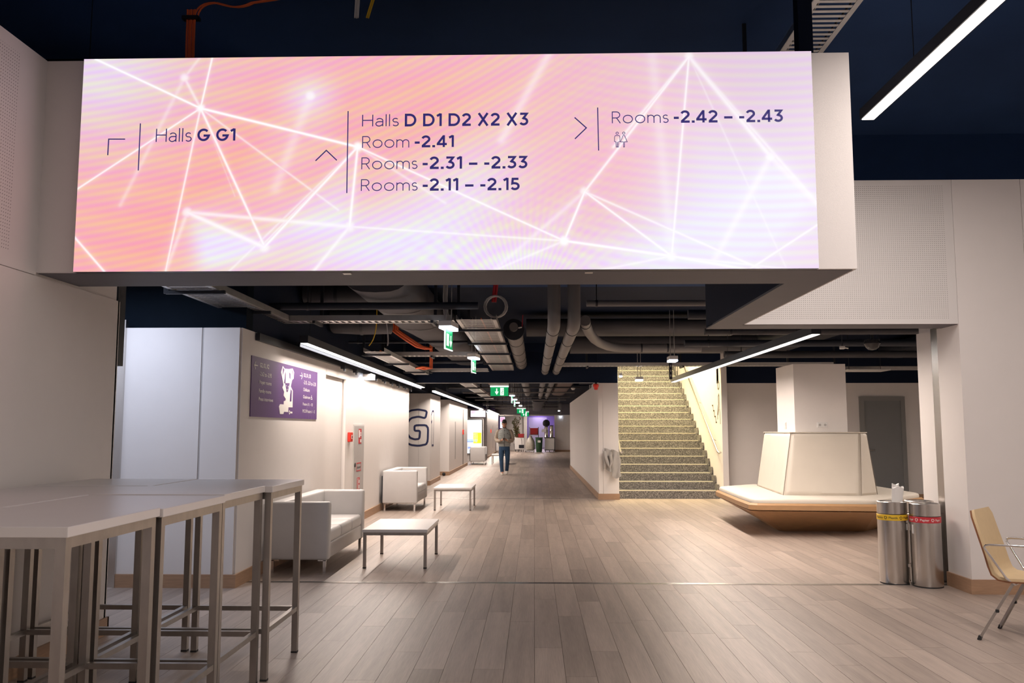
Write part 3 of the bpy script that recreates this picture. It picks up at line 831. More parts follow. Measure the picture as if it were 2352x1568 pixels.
M['scr_txt'] = emis('display_lettering', (0.028, 0.022, 0.135), 0.41)
SCREEN_TEXT = [('Halls', 0, -2.392, -2.163, 3.307, 3.393), ('G G1', 1, -2.127, -1.883, 3.311, 3.39), ('Halls', 0, -1.08, -0.848, 3.396, 3.472), ('D D1 D2 X2 X3', 1, -0.81, -0.031, 3.394, 3.476), ('Room', 0, -1.077, -0.78, 3.257, 3.333), ('-2.41', 1, -0.745, -0.498, 3.258, 3.334), ('Rooms', 0, -1.08, -0.727, 3.119, 3.195), ('-2.31 – -2.33', 1, -0.694, -0.037, 3.118, 3.197), ('Rooms', 0, -1.08, -0.725, 2.98, 3.055), ('-2.11 – -2.15', 1, -0.692, -0.086, 2.979, 3.057), ('Rooms', 0, 0.492, 0.845, 3.402, 3.478), ('-2.42 – -2.43', 1, 0.878, 1.556, 3.402, 3.481)]
for t_, b, u0, u1, v0, v1 in SCREEN_TEXT:
    own_words(t_, u0, u1, v0, v1, PS, 0.168 if b else 0.068, 'scr_txt', df)
SCREEN_LINES = [[(-2.495, 3.429), (-2.495, 3.122)], [(-1.17, 3.497), (-1.168, 2.967)], [(0.404, 3.505), (0.407, 3.227)]]
ARR = [[(-2.588, 3.327), (-2.694, 3.328), (-2.695, 3.223)], [(-1.37, 3.176), (-1.303, 3.243), (-1.235, 3.178)], [(0.259, 3.442), (0.332, 3.374), (0.26, 3.304)]]
for ln in SCREEN_LINES: strokes([ln], 0.0065, PS, 0.0015).build('rule_line', 'scr_txt', df)
for ln in ARR: strokes([ln], 0.007, PS, 0.0015).build('arrow', 'scr_txt', df)
def circ(u, v, r, n=14): return [(u + r * math.cos(k * 2 * math.pi / n), v + r * math.sin(k * 2 * math.pi / n)) for k in range(n)]
man = [(0.511, 3.322), (0.537, 3.322), (0.541, 3.31), (0.541, 3.285), (0.533, 3.283), (0.531, 3.249), (0.5245, 3.249), (0.5245, 3.28), (0.5235, 3.28), (0.5235, 3.249), (0.517, 3.249), (0.515, 3.283), (0.507, 3.285), (0.507, 3.31)]
wom = [(0.560, 3.322), (0.570, 3.322), (0.586, 3.282), (0.5685, 3.282), (0.5685, 3.249), (0.5625, 3.249), (0.5625, 3.282), (0.544, 3.282)]
join(strokes([circ(0.524, 3.338, 0.0075)], 0.0035, PS, 0.0015, True), strokes([man], 0.0035, PS, 0.0015, True)).build('man_pictogram', 'scr_txt', df)
join(strokes([circ(0.565, 3.338, 0.0075)], 0.0035, PS, 0.0015, True), strokes([wom], 0.0035, PS, 0.0015, True)).build('woman_pictogram', 'scr_txt', df)

# ================================================================== LINEAR LAMPS
def linear_lamp(label, x, y0, y1, z, m, wd=0.07, ht=0.09, rods=(), house='black', zr=3.3, power=0.0, rgb=WARM, spread=180, lip=0.0):
    t = thing('linear_lamp', label, 'lamp', (x, (y0 + y1) / 2, z), 'linear lamps')
    MB().box(x - wd / 2 - 0.012, x + wd / 2 + 0.012, y0, y1, z + 0.004, z + ht).build('housing', house, t)
    MB().box(x - wd / 2, x + wd / 2, y0 + 0.01, y1 - 0.01, z, z + 0.006).build('diffuser', m, t)
    if lip:
        MB().box(x - wd / 2 - 0.014, x - wd / 2 - 0.002, y0, y1, z - lip, z + 0.01).build('side_shield', 'black_dimmed', t)
    for yr in rods:
        MB().tube([(x, yr, z + ht), (x, yr, zr)], 0.004, 6).build('hanger', 'black', t)
    if power:
        la = bpy.data.lights.new('lamp_light', 'AREA')
        la.shape = 'RECTANGLE'; la.size = wd; la.size_y = (y1 - y0) - 0.02
        la.energy = power * (y1 - y0); la.color = rgb; la.spread = R(spread)
        lo = bpy.data.objects.new('lamp_light', la); COL.objects.link(lo)
        lo.parent = t; lo.location = (0, 0, -0.004)
    return t
linear_lamp('long glowing linear lamp along the left corridor wall, nearest run', -2.60, 9.63, 20.2, 2.46, 'lamp', rods=(9.9, 14.6, 19), wd=0.075, power=P_CORR * 0.82, spread=SPREAD, lip=0.038)
linear_lamp('glowing linear lamp above the lettered wall panel, second run', -2.545, 21.8, 43.0, 2.46, 'lamp', rods=(24, 30, 38), zr=3.15, power=P_CORR * 0.82, spread=SPREAD, lip=0.038)
linear_lamp('last short run of linear lamp far down the left side of the corridor', -2.33, 44.0, 57.5, 2.46, 'lamp', rods=(46, 52), zr=3.15, power=P_CORR, spread=SPREAD)
linear_lamp('slanting linear lamp hanging right of the stairs towards the white bulkhead', 2.89, 8.85, 18.0, 2.46, 'lamp', rods=(9.5, 12.9, 17.4), wd=0.075, power=P_CORR, spread=SPREAD)
linear_lamp('bright linear pendant high up right of the big display', 2.72, -3.5, 6.88, 4.0, 'lamp_high', wd=0.095, rods=(0, 6.0), zr=5.3, power=P_HIGH, rgb=NEUT)
linear_lamp('added linear fill pendant of the high hall behind the viewer', -0.4, -8.0, -1.2, 4.0, 'lamp_high', wd=0.095, rods=(-7, -2), zr=5.3, power=P_REAR_FILL, rgb=NEUT)  # unseen lamp, added to brighten the foreground
linear_lamp('cool linear lamp inside the side hall left of the wall block', -3.9, 6.7, 7.7, 2.9, 'lamp_side', wd=0.35, rods=(7.2,), zr=5.3, power=P_SIDE, rgb=COOL)
linear_lamp('added linear fill lamp over the back room, unseen behind the right pillar', 7.0, 9.6, 15.2, 2.6, 'lamp', rods=(10, 12.4, 14.8), wd=0.075, power=P_BACK_FILL)  # unseen lamp, added to lift the dim back room
linear_lamp('warm lamp at the head of the stairs', 2.9, 19.1, 21.6, 5.6, 'lamp_stair', wd=0.5, zr=5.9, rods=(19.5, 21), power=P_STAIR, rgb=(1.0, 0.84, 0.50))

# ================================================================== STAIRS
SY0, SR, ST = 18.95, 0.1745, 0.322
st = thing('staircase', 'speckled grey granite staircase rising behind the corridor wall', 'staircase', (2.9, SY0, 0))
for n in range(20):
    y0 = SY0 + n * ST; z0 = n * SR; z1 = (n + 1) * SR
    s_ = MB().box(1.815, 3.985, y0, y0 + ST + 0.05, max(0, z0 - 0.02), z1 - 0.02).box(1.815, 3.985, y0, y0 + ST + 0.05, z1 - 0.02, z1).build('step', 'granite', st)
    MB().box(1.83, 3.93, y0 - 0.004, y0 + 0.03, z1 - 0.012, z1 + 0.002).build('nosing', 'nosing', s_)
    MB().box(3.955, 3.985, y0 - 0.03, y0 + ST, z1 - 0.02, z1 + 0.13).build('skirting_tile', 'granite', s_)
MB().box(1.815, 3.985, SY0 + 20 * ST, 27.9, 3.3, 20 * SR).build('landing', 'granite', st)
def rail(path, label, posts):
    t = thing('handrail', label, 'handrail', path[0])
    MB().tube(path, 0.022, 12).build('tube', 'steel', t, True)
    for a, b in posts: MB().tube([a, b], 0.009, 8).build('bracket', 'steel', t, True)
    return t
sl = SR / ST
rail([(3.975, 18.62, 1.0), (3.93, 18.58, 0.985), (3.915, 18.66, 1.02), (3.915, 26, 1.02 + 7.34 * sl)], 'steel handrail on the white wall right of the granite stairs',
     [((3.915, y, 1.02 + (y - 18.66) * sl - 0.02), (3.999, y, 0.95 + (y - 18.66) * sl)) for y in (19.2, 20.8, 22.4, 24)])
rail([(1.87, 18.62, 1.0), (1.87, 18.9, 1.03), (1.87, 26, 1.03 + 7.1 * sl)], 'steel handrail left of the granite stairs',
     [((1.87, y, 1.0 + (y - 18.9) * sl), (1.811, y, 0.95 + (y - 18.9) * sl)) for y in (19.2, 21, 23)])
# pictogram of a climbing figure on the stair wall
PW_ = Plane(lambda u, v: (4.0, u, v), (-1, 0, 0))
pc = thing('stair_pictogram', 'dark line pictogram of a figure and steps on the wall by the stairs', 'pictogram', (3.99, 18.9, 1.6))
strokes([circ(18.83, 2.44, 0.085, 18)], 0.036, PW_, 0.003, True).build('head', 'print_bronze', pc)
strokes([[(18.97, 1.70), (18.97, 1.85), (18.86, 2.02), (18.86, 2.20), (18.82, 2.24), (18.78, 2.20), (18.78, 2.08), (18.78, 1.98), (18.93, 1.80)]], 0.036, PW_, 0.003).build('body', 'print_bronze', pc)
strokes([[(18.745, 1.93), (18.70, 1.60)]], 0.034, PW_, 0.003).build('pole', 'print_bronze', pc)
strokes([[(19.54, 2.02), (19.42, 2.02), (19.42, 1.90), (19.30, 1.90), (19.30, 1.77), (19.17, 1.77), (19.17, 1.64), (19.04, 1.64)]], 0.03, PW_, 0.003).build('steps', 'print_bronze', pc)
# cloth over the rail end
ct = thing('hanging_cloth', 'crumpled grey cloth hanging over the handrail end by the stairs', 'cloth', (1.65, 18.6, 0.5))
def drape(x0, x1, z0, z1, y, fold, seed, amp=0.03):
    mb = MB(); nu, nv = 22, 16
    rr = random.Random(seed)
    for side in (0, 1):
        V_, F_ = [], []
        for j in range(nv + 1):
            v = j / nv
            for i in range(nu + 1):
                u = i / nu
                yy = y - amp * math.sin(u * fold + v * 1.3) * (0.3 + 0.7 * v) - 0.03 * math.sin(math.pi * u) - side * 0.012
                zz = z1 + (z0 - z1) * v + 0.03 * math.sin(u * 5 + seed) * v + (0.03 * math.cos(u * 3.2) if v < 0.1 else 0)
                xx = x0 + (x1 - x0) * (u * (0.82 + 0.18 * v) + 0.09 * (1 - v)) + 0.012 * math.sin(v * 9 + u * 4)
                V_.append((xx, yy, zz))
        for j in range(nv):
            for i in range(nu):
                a = j * (nu + 1) + i
                F_.append((a, a + 1, a + nu + 2, a + nu + 1))
        mb.add(V_, F_)
    return mb
drape(1.47, 1.70, 0.62, 1.06, 18.60, 9, 1).build('front_fold', 'cloth', ct, True)
drape(1.64, 1.84, 0.48, 1.03, 18.57, 7, 2).build('hanging_end', 'cloth', ct, True)
MB().tube([(1.5, 18.57, 1.02), (1.52, 18.53, 0.9), (1.56, 18.53, 0.78), (1.6, 18.53, 0.68), (1.64, 18.53, 0.8), (1.62, 18.53, 0.95)], 0.035, 10).build('roll', 'cloth', ct, True)
MB().tube([(1.66, 18.66, 1.05), (1.66, 18.52, 1.05)], 0.014, 8).build('hook', 'steel', ct, True)
# red sounder on the wall corner
sd = thing('fire_sounder', 'round red fire sounder at the top corner of the stair wall', 'alarm', (1.33, 18.60, 2.36))
MB().lathe([(0.0, 0.02), (0.05, 0.02), (0.062, 0.05), (0.062, 0.08), (0.05, 0.10), (0.0, 0.10)], (1.33, 18.58, 2.36), 18).build('body', 'red', sd, True)
MB().lathe([(0.0, -0.03), (0.035, -0.025), (0.045, 0.0), (0.04, 0.02), (0.0, 0.02)], (1.33, 18.58, 2.36), 16).build('beacon', 'red', sd, True)
MB().box(1.31, 1.35, 18.56, 18.62, 2.455, 2.49).build('mount', 'black', sd)
# ================================================================== COLUMN + ISLAND BENCH
cl = MB().box(4.02, 4.82, 13.46, 14.42, 0, 2.5).build('wall_column', 'wall'); struct(cl, 'white square column inside the island bench')
MB().box(4.6, 4.62, 13.45, 13.46, 0, 2.5)
def socket(x, y, z, face, n, label):
    t = thing('wall_socket', label, 'socket', (x, y, z))
    wd = 0.081 * n
    if face == 'y':
        MB().rbox(x - wd / 2, x + wd / 2, y - 0.012, y, z - 0.04, z + 0.04, 0.004, 2).build('plate', 'white', t)
        for k in range(n):
            xc = x - wd / 2 + 0.0405 + k * 0.081
            MB().tube([(xc, y - 0.0125, z), (xc, y - 0.017, z)], 0.026, 18).build('outlet', 'white', t)
            MB().tube([(xc, y - 0.0172, z), (xc, y - 0.0178, z)], 0.019, 18).build('well', 'greycable', t)
    else:
        MB().rbox(x - 0.012, x, y - wd / 2, y + wd / 2, z - 0.055, z + 0.055, 0.004, 2).build('plate', 'white', t)
        for k in (-1, 1):
            MB().rbox(x - 0.02, x - 0.0125, y + k * 0.02 - 0.016, y + k * 0.02 + 0.016, z - 0.04, z + 0.04, 0.003, 2).build('rocker', 'white', t)
socket(4.435, 13.46, 1.56, 'y', 2, 'double wall socket on the front of the white column')
socket(4.02, 13.95, 1.555, 'x', 1, 'white rocker switch on the left side of the column')

bn = thing('island_bench', 'cream upholstered island bench with tapered oak base around the column', 'bench', (4.4, 13.9, 0))
def lerp_poly(p, c, k): return [(c[0] + (x - c[0]) * k, c[1] + (y - c[1]) * k) for x, y in p]
RIM = [(3.02, 12.42), (3.12, 12.33), (4.72, 12.17), (5.95, 13.5), (5.95, 15.3), (3.85, 15.7), (3.10, 15.02), (3.03, 13.2)]
FOOT = [(3.62, 13.08), (3.70, 13.02), (4.85, 13.02), (5.40, 13.7), (5.40, 14.9), (4.1, 15.0), (3.75, 14.6), (3.64, 13.6)]
def ring(p, z): return [(x, y, z) for x, y in p]
def inset(p, d):
    n = len(p); out = []
    for i in range(n):
        a, b, c = Vector(p[i - 1]), Vector(p[i]), Vector(p[(i + 1) % n])
        t1 = (b - a).normalized(); t2 = (c - b).normalized()
        n1 = Vector((-t1.y, t1.x)); n2 = Vector((-t2.y, t2.x))
        m_ = (n1 + n2).normalized()
        out.append(tuple(b + m_ * d / max(0.35, m_.dot(n1))))
    return out
MB().loft([ring(FOOT, 0.0), ring(inset(RIM, 0.02), 0.355)], False).build('base', 'oak', bn)
MB().loft([ring(inset(RIM, 0.03), 0.362), ring(RIM, 0.37), ring(RIM, 0.435), ring(inset(RIM, 0.035), 0.462)], False).build('rim', 'oak', bn)
SEAT = inset(RIM, 0.045)
def roundp(p, k=4, r=0.10):
    out = []; n = len(p)
    for i in range(n):
        a, b, c = Vector(p[i - 1]), Vector(p[i]), Vector(p[(i + 1) % n])
        d1 = min(r, (a - b).length * 0.45); d2 = min(r, (c - b).length * 0.45)
        s0 = b + (a - b).normalized() * d1; s1 = b + (c - b).normalized() * d2
        for j in range(k + 1):
            t = j / k
            out.append(tuple((1 - t) ** 2 * s0 + 2 * t * (1 - t) * b + t * t * s1))
    return out
SR_ = roundp(SEAT)
def to_box(p, x0=3.98, x1=4.86, y0=13.42, y1=14.46):
    cx, cy = (x0 + x1) / 2, (y0 + y1) / 2; out = []
    for x, y in p:
        dx, dy = x - cx, y - cy
        k = min((x1 - x0) / 2 / max(1e-6, abs(dx)), (y1 - y0) / 2 / max(1e-6, abs(dy)))
        out.append((cx + dx * k, cy + dy * k))
    return out
MB().loft([ring(SR_, 0.455), ring(SR_, 0.495), ring(inset(SR_, 0.012), 0.513), ring(inset(SR_, 0.035), 0.522), ring(to_box(SR_), 0.522)], False).build('seat_cushion', 'cream', bn, True)
BB = [(3.70, 13.06), (4.80, 12.99), (5.13, 13.24), (5.16, 14.9), (3.86, 15.15)]
BT = [(3.90, 13.27), (4.92, 13.27), (5.06, 13.40), (5.02, 14.6), (3.87, 14.62)]
def pad(a0, a1, b0, b1, name):
    """upholstered panel of the backrest between two edges of the frustum"""
    A0, A1, B0, B1 = [Vector(v) for v in (a0, a1, b0, b1)]
    nrm = (A1 - A0).cross(B0 - A0).normalized()
    rings = []
    nn = 10
    def pt(u, v): return (A0 * (1 - u) + A1 * u) * (1 - v) + (B0 * (1 - u) + B1 * u) * v
    vs_, fs = [], []
    g_ = 0.012; N_ = 26
    for j in range(N_ + 1):
        for i in range(N_ + 1):
            u, v = i / N_, j / N_
            e = min(min(u, 1 - u) * (A1 - A0).length, min(v, 1 - v) * (B0 - A0).length)
            h = 0.030 * (1 - math.exp(-e / 0.010))
            vs_.append(pt(u, v) + nrm * h)
    for j in range(N_):
        for i in range(N_):
            a = j * (N_ + 1) + i
            fs.append((a, a + 1, a + N_ + 2, a + N_ + 1))
    mb = MB(); mb.add(vs_, fs)
    return mb.build(name, 'cream', bn, True)
ZS0, ZS1 = 0.515, 1.44
MB().loft([ring(BB, ZS0), ring(BT, ZS1)], False).build('backrest_core', 'cream', bn)
for i in range(5):
    j = (i + 1) % 5
    def e3(p, q, z, s=0.004):
        p, q = Vector(p), Vector(q); d = (q - p).normalized() * s
        return (*(p + d), z), (*(q - d), z)
    a0, a1 = e3(BB[i], BB[j], ZS0); b0, b1 = e3(BT[i], BT[j], ZS1)
    pad(a0, a1, b0, b1, 'backrest_panel')
MB().loft([ring(inset(BT, -0.026), 1.438), ring(inset(BT, -0.026), 1.450), ring(to_box(BT, 4.015, 4.825, 13.455, 14.425), 1.452)], False).build('backrest_cap', 'cream', bn)
for i in range(5):
    c_ = Vector((4.45, 14.0)); a_ = Vector(BB[i]); b_e = Vector(BT[i])
    a_ += (a_ - c_).normalized() * 0.018; b_e += (b_e - c_).normalized() * 0.018
    MB().bar((*a_, ZS0 + 0.005), (*b_e, ZS1), 0.007, 0.007).build('seam', 'seam', bn)
MB().bar((4.72, 12.165, 0.45), (4.85, 12.98, 0.03), 0.006, 0.006).build('base_joint', 'subfloor', bn)

# ================================================================== SOFAS
def sofa(length, seats, label, loc):
    """local: back towards -X (x = 0 at the back), faces +X, y = 0..length"""
    t = thing('cube_sofa', label, 'sofa', loc, 'white cube sofas along the corridor wall', local=True)
    D, Hh, A = 0.66, 0.735, 0.115
    MB().rbox(0.02, D, 0, A, 0.135, Hh, 0.028, 3).build('armrest', 'leather', t, True)
    MB().rbox(0.02, D, length - A, length, 0.135, Hh, 0.028, 3).build('armrest', 'leather', t, True)
    MB().rbox(0.02, 0.17, A - 0.03, length - A + 0.03, 0.135, Hh, 0.028, 3).build('backrest', 'leather', t, True)
    MB().rbox(0.06, D - 0.025, A - 0.02, length - A + 0.02, 0.135, 0.30, 0.015, 2).build('seat_base', 'leather', t, True)
    cw = (length - 2 * A) / seats
    for k in range(seats):
        y0 = A + k * cw
        mb = MB().rbox(0.16, D - 0.015, y0 + 0.004, y0 + cw - 0.004, 0.295, 0.43, 0.04, 4)
        # slight crown
        mb.v = [(x, y, z + (0.022 * math.sin(math.pi * (y - y0) / cw) if z > 0.36 else 0)) for x, y, z in mb.v]
        mb.build('seat_cushion', 'leather', t, True)
    MB().box(0.0, 0.022, 0.03, length - 0.03, 0.14, Hh - 0.10).build('back_board', 'black', t)
    for x in (0.06, D - 0.05):
        for y in (0.05, length - 0.05):
            sgn = 1 if y < length / 2 else -1
            MB().box(x - 0.015, x + 0.015, y - 0.012, y + 0.012, 0.0, 0.13).box(x - 0.07 if x > 0.3 else x - 0.02, x + 0.02 if x > 0.3 else x + 0.07, y - 0.012, y + 0.012, 0.122, 0.136).build('leg', 'chrome', t)
    return t
sofa(1.93, 3, 'three-seat white cube sofa nearest the viewer, beside the bar tables', (-2.81, 9.13, 0))
sofa(1.55, 2, 'two-seat white cube sofa below the emergency lamp, second along the wall', (-2.81, 15.97, 0))
sofa(1.5, 2, 'white cube sofa by the lit poster screen, third along the wall', (-2.72, 36.6, 0))
sofa(1.5, 2, 'smallest white cube sofa, partly behind the walking person', (-2.37, 53.6, 0))

# ================================================================== COFFEE TABLES
def coffee(label, loc):
    t = thing('coffee_table', label, 'table', loc, 'low white tables in front of the sofas', local=True)
    W_, D_, H_ = 0.71, 1.12, 0.415
    MB().rbox(0, W_, 0, D_, H_ - 0.032, H_, 0.003, 2).build('tabletop', 'laminate', t)
    for y in (0.012, D_ - 0.042): MB().box(0.042, W_ - 0.042, y, y + 0.03, H_ - 0.064, H_ - 0.033).build('frame_rail', 'steel2', t)
    for x in (0.012, W_ - 0.042): MB().box(x, x + 0.03, 0.042, D_ - 0.042, H_ - 0.064, H_ - 0.033).build('frame_rail', 'steel2', t)
    for x in (0.01, W_ - 0.042):
        for y in (0.01, D_ - 0.042):
            l_ = MB().box(x, x + 0.032, y, y + 0.032, 0.012, H_ - 0.033).build('leg', 'steel2', t)
            MB().box(x - 0.001, x + 0.033, y - 0.001, y + 0.033, 0.0, 0.013).build('foot', 'rubber', l_)
    return t
coffee('low white coffee table nearest the viewer, before the three-seat sofa', (-1.865, 9.46, 0))
coffee('low white coffee table before the second, two-seat sofa', (-1.865, 16.1, 0))
coffee('small far white coffee table beside the walking person', (-1.81, 36.9, 0))

# ================================================================== BAR TABLES
def bar_table(label, x0, x1, y0, y1, dz):
    t = thing('bar_table', label, 'table', (x0, y0, 0), 'white bar tables pushed together', local=True)
    W_, D_, H_ = x1 - x0, y1 - y0, 1.152 + dz
    MB().rbox(0, W_, 0, D_, H_ - 0.038, H_, 0.003, 2).build('tabletop', 'laminate', t)
    q, i_ = 0.038, 0.012
    for y in (i_, D_ - i_ - q): MB().box(i_ + q, W_ - i_ - q, y, y + q, H_ - 0.078, H_ - 0.039).build('frame_rail', 'steel2', t)
    for x in (i_, W_ - i_ - q): MB().box(x, x + q, i_ + q, D_ - i_ - q, H_ - 0.078, H_ - 0.039).build('frame_rail', 'steel2', t)
    for y in (i_ + 0.004, D_ - i_ - q + 0.004): MB().box(i_ + q, W_ - i_ - q, y, y + 0.03, 0.275, 0.305).build('foot_rail', 'steel2', t)
    for x in (i_ + 0.004, W_ - i_ - q + 0.004): MB().box(x, x + 0.03, i_ + q, D_ - i_ - q, 0.275, 0.305).build('foot_rail', 'steel2', t)
    for x in (i_, W_ - i_ - q):
        for y in (i_, D_ - i_ - q):
            l_ = MB().box(x, x + q, y, y + q, 0.008, H_ - 0.039).build('leg', 'steel2', t)
            MB().box(x - 0.001, x + q + 0.001, y - 0.001, y + q + 0.001, 0, 0.012).build('foot', 'rubber', l_)
    return t
rows = [(5.27, 5.995, -2.335, -1.59), (4.565, 5.262, -2.345, -1.632), (3.79, 4.555, -2.35, -1.622), (3.03, 3.78, -2.355, -1.632)]
nm = ['farthest row', 'second row from the back', 'third row from the back', 'nearest row']
for k, (y0, y1, x0, x1) in enumerate(rows):
    bar_table('white bar table on steel legs, aisle side, ' + nm[k], x0, x1, y0, y1, (0, 0.004, 0.0, 0.006)[k])
    bar_table('white bar table on steel legs, against the left wall, ' + nm[k], x0 - 0.745 + 0.005, x0 - 0.008, y0 + 0.01, y1 + 0.012, (0.002, 0, 0.003, 0.001)[k])

# ================================================================== WASTE BINS
def band(cx, cy, r, z0, z1, m, par, name, nseg=48):
    return MB().lathe([(r + 0.0005, z0), (r + 0.003, z0 + 0.002), (r + 0.003, z1 - 0.002), (r + 0.0005, z1)], (cx, cy, 0), nseg).build(name, m, par, True)
def bin_(label, cx, cy, r, Hh, bm, words, wm, a0):
    t = thing('waste_bin', label, 'waste bin', (cx, cy, 0), 'steel recycling bins')
    MB().lathe([(r - 0.002, 0.012), (r, 0.02), (r, Hh - 0.125), (r - 0.003, Hh - 0.122)], (cx, cy, 0), 48).build('body', 'steel', t, True)
    MB().lathe([(r - 0.003, Hh - 0.118), (r, Hh - 0.115), (r, Hh - 0.004), (r - 0.004, Hh), (r - 0.012, Hh - 0.004), (r - 0.014, Hh - 0.05), (r - 0.035, Hh - 0.07), (r - 0.04, Hh - 0.25)], (cx, cy, 0), 48).build('lid', 'steel', t, True)
    MB().lathe([(0.0, 0.0), (r - 0.004, 0.0), (r - 0.004, 0.014), (0.0, 0.014)], (cx, cy, 0), 32).build('plinth', 'rubber', t)
    MB().lathe([(r - 0.006, Hh - 0.121), (r - 0.006, Hh - 0.116)], (cx, cy, 0), 32).build('gap_ring', 'rubber', t)
    if bm:
        b = band(cx, cy, r, Hh - 0.178, Hh - 0.122, bm, t, 'colour_band')
        PB = Plane(lambda u, v: (cx + (r + 0.0036) * math.cos(u / r + a0), cy + (r + 0.0036) * math.sin(u / r + a0), v), (0, 0, 0))
        zb = Hh - 0.160
        for (tx, u0, u1) in words:
            if tx == '*':
                c = (u0 + u1) / 2; q = 0.0125; zc = zb + 0.0095
                mbs = []
                for kk in range(3):
                    a = R(90 + 120 * kk); a2 = R(90 + 120 * kk + 82)
                    pts = [(c + q * math.cos(a + (a2 - a) * s_), zc + q * math.sin(a + (a2 - a) * s_)) for s_ in (0, 0.5, 1)]
                    mbs.append(strokes([pts], 0.0058, PB, 0.0))
                    e = pts[-1]; a3 = a2 + 0.35
                    tip = (c + q * math.cos(a3), zc + q * math.sin(a3))
                    d = Vector((math.cos(a2), math.sin(a2))) * 0.006
                    mbs.append(fill([(e[0] + d.x, e[1] + d.y), tip, (e[0] - d.x, e[1] - d.y)], PB, 0.0))
                join(*mbs).build('recycling_mark', wm, b)
            else:
                letters(tx, u0, u1, zb, zb + 0.0215, PB, 0.012, 0.0).build('lettering', wm, b)
    return t
wA = [('Plastik', -0.030, 0.052, ), ('*', -0.075, -0.043), ('Plastics', -0.172, -0.088), ('*', 0.066, 0.098), ('Plastics', 0.11, 0.194)]
wB = [('Papier', -0.042, 0.038), ('*', -0.092, -0.060), ('Paper', -0.165, -0.108), ('*', 0.052, 0.084), ('Paper', 0.096, 0.153)]
b1 = bin_('steel bin with yellow band marked Plastik and a paper roll in it', 3.525, 8.725, 0.1385, 0.79, 'yellow', wA, 'print_black', R(-112))
b2 = bin_('steel bin with red band marked Papier, nearest the pillar', 3.77, 8.555, 0.1385, 0.785, 'redband', wB, 'print_white', R(-114))
b3 = bin_('third steel bin half hidden behind the yellow and red banded bins', 3.855, 8.872, 0.1385, 0.785, None, (), None, 0)
MB().bar((3.642, 8.652, 0.60), (3.655, 8.640, 0.60), 0.03, 0.03).build('connector', 'chrome', b1)
MB().bar((3.642, 8.652, 0.18), (3.655, 8.640, 0.18), 0.03, 0.03).build('connector', 'chrome', b1)
MB().tube([(3.672, 8.69, 0.0), (3.672, 8.69, 0.66)], 0.008, 8).build('post', 'chrome', b1)
def sticker(cx, cy, r, a, z0, z1, par):
    pts = [(cx + (r + 0.002) * math.cos(a + k), cy + (r + 0.002) * math.sin(a + k)) for k in (-0.09, 0, 0.09)]
    mb = MB()
    mb.add([(x, y, z) for x, y in pts for z in (z0, z1)], [(0, 1, 3, 2), (2, 3, 5, 4)])
    mb.build('sticker', 'paper', par)
sticker(3.525, 8.725, 0.1385, R(-44), 0.52, 0.58, b1); sticker(3.77, 8.555, 0.1385, R(-166), 0.50, 0.585, b2)
pr_ = thing('paper_roll', 'crumpled white paper sheets sticking out of the yellow banded bin', 'paper', (3.56, 8.70, 0.55))
rings = []
for k, (z, r) in enumerate(((0.56, 0.045), (0.80, 0.052), (0.925, 0.056))):
    rings.append([(3.568 + 0.02 * k * 0.6 + r * math.cos(a) * 1.05, 8.72 + 0.4 * r * math.sin(a), z + 0.012 * math.sin(3 * a) * (k == 2)) for a in [i * 2 * math.pi / 20 for i in range(20)]])
MB().loft(rings).build('roll', 'paper', pr_)
MB().loft([[(3.563 + 0.035 * math.cos(a) + 0.012 * k, 8.735 + 0.015 * math.sin(a), z + 0.01 * math.sin(2 * a + 1) * (k == 1)) for a in [i * 2 * math.pi / 14 for i in range(14)]] for k, z in enumerate((0.7, 0.955))]).build('inner_sheet', 'paper', pr_)

# ================================================================== CHAIR (cut off by the right edge)
ch = thing('armchair', 'tan upholstered plywood chair with steel arms at the right edge', 'chair', (3.35, 6.61, 0), local=True, rz=R(-42.9))
def shell(th0, th1, wd0, name, m, shrink=0.0):
    prof = [(-0.035, 0.905), (-0.02, 0.86), (0.02, 0.72), (0.055, 0.60), (0.075, 0.52), (0.095, 0.465), (0.135, 0.435), (0.20, 0.428), (0.35, 0.438), (0.46, 0.44), (0.50, 0.43), (0.515, 0.41)]
    n = len(prof); rows_ = []
    for i, (x, z) in enumerate(prof):
        a = Vector(prof[max(0, i - 1)]); b = Vector(prof[min(n - 1, i + 1)])
        t = (b - a).normalized(); nn_ = Vector((-t.y, t.x)) * -1      # towards the sitter's back/underside
        s_ = i / (n - 1)
        hw = wd0 / 2 * (0.90 + 0.10 * min(1, s_ * 2.2)) - (0.03 if i == 0 else 0) - shrink
        rows_.append((Vector((x, z)), nn_, hw))
    rings = []
    for p, nn_, hw in rows_:
        a = p - nn_ * th1; b = p - nn_ * th0
        rings.append([(a.x, -hw, a.y), (a.x, -hw * 0.5, a.y), (a.x, hw * 0.5, a.y), (a.x, hw, a.y), (b.x, hw, b.y), (b.x, hw * 0.5, b.y), (b.x, -hw * 0.5, b.y), (b.x, -hw, b.y)])
    return MB().loft(rings).build(name, m, ch, True)
shell(-0.010, 0.0, 0.46, 'shell', 'ply')
shell(0.0005, 0.020, 0.46, 'upholstery', 'tan', 0.006)
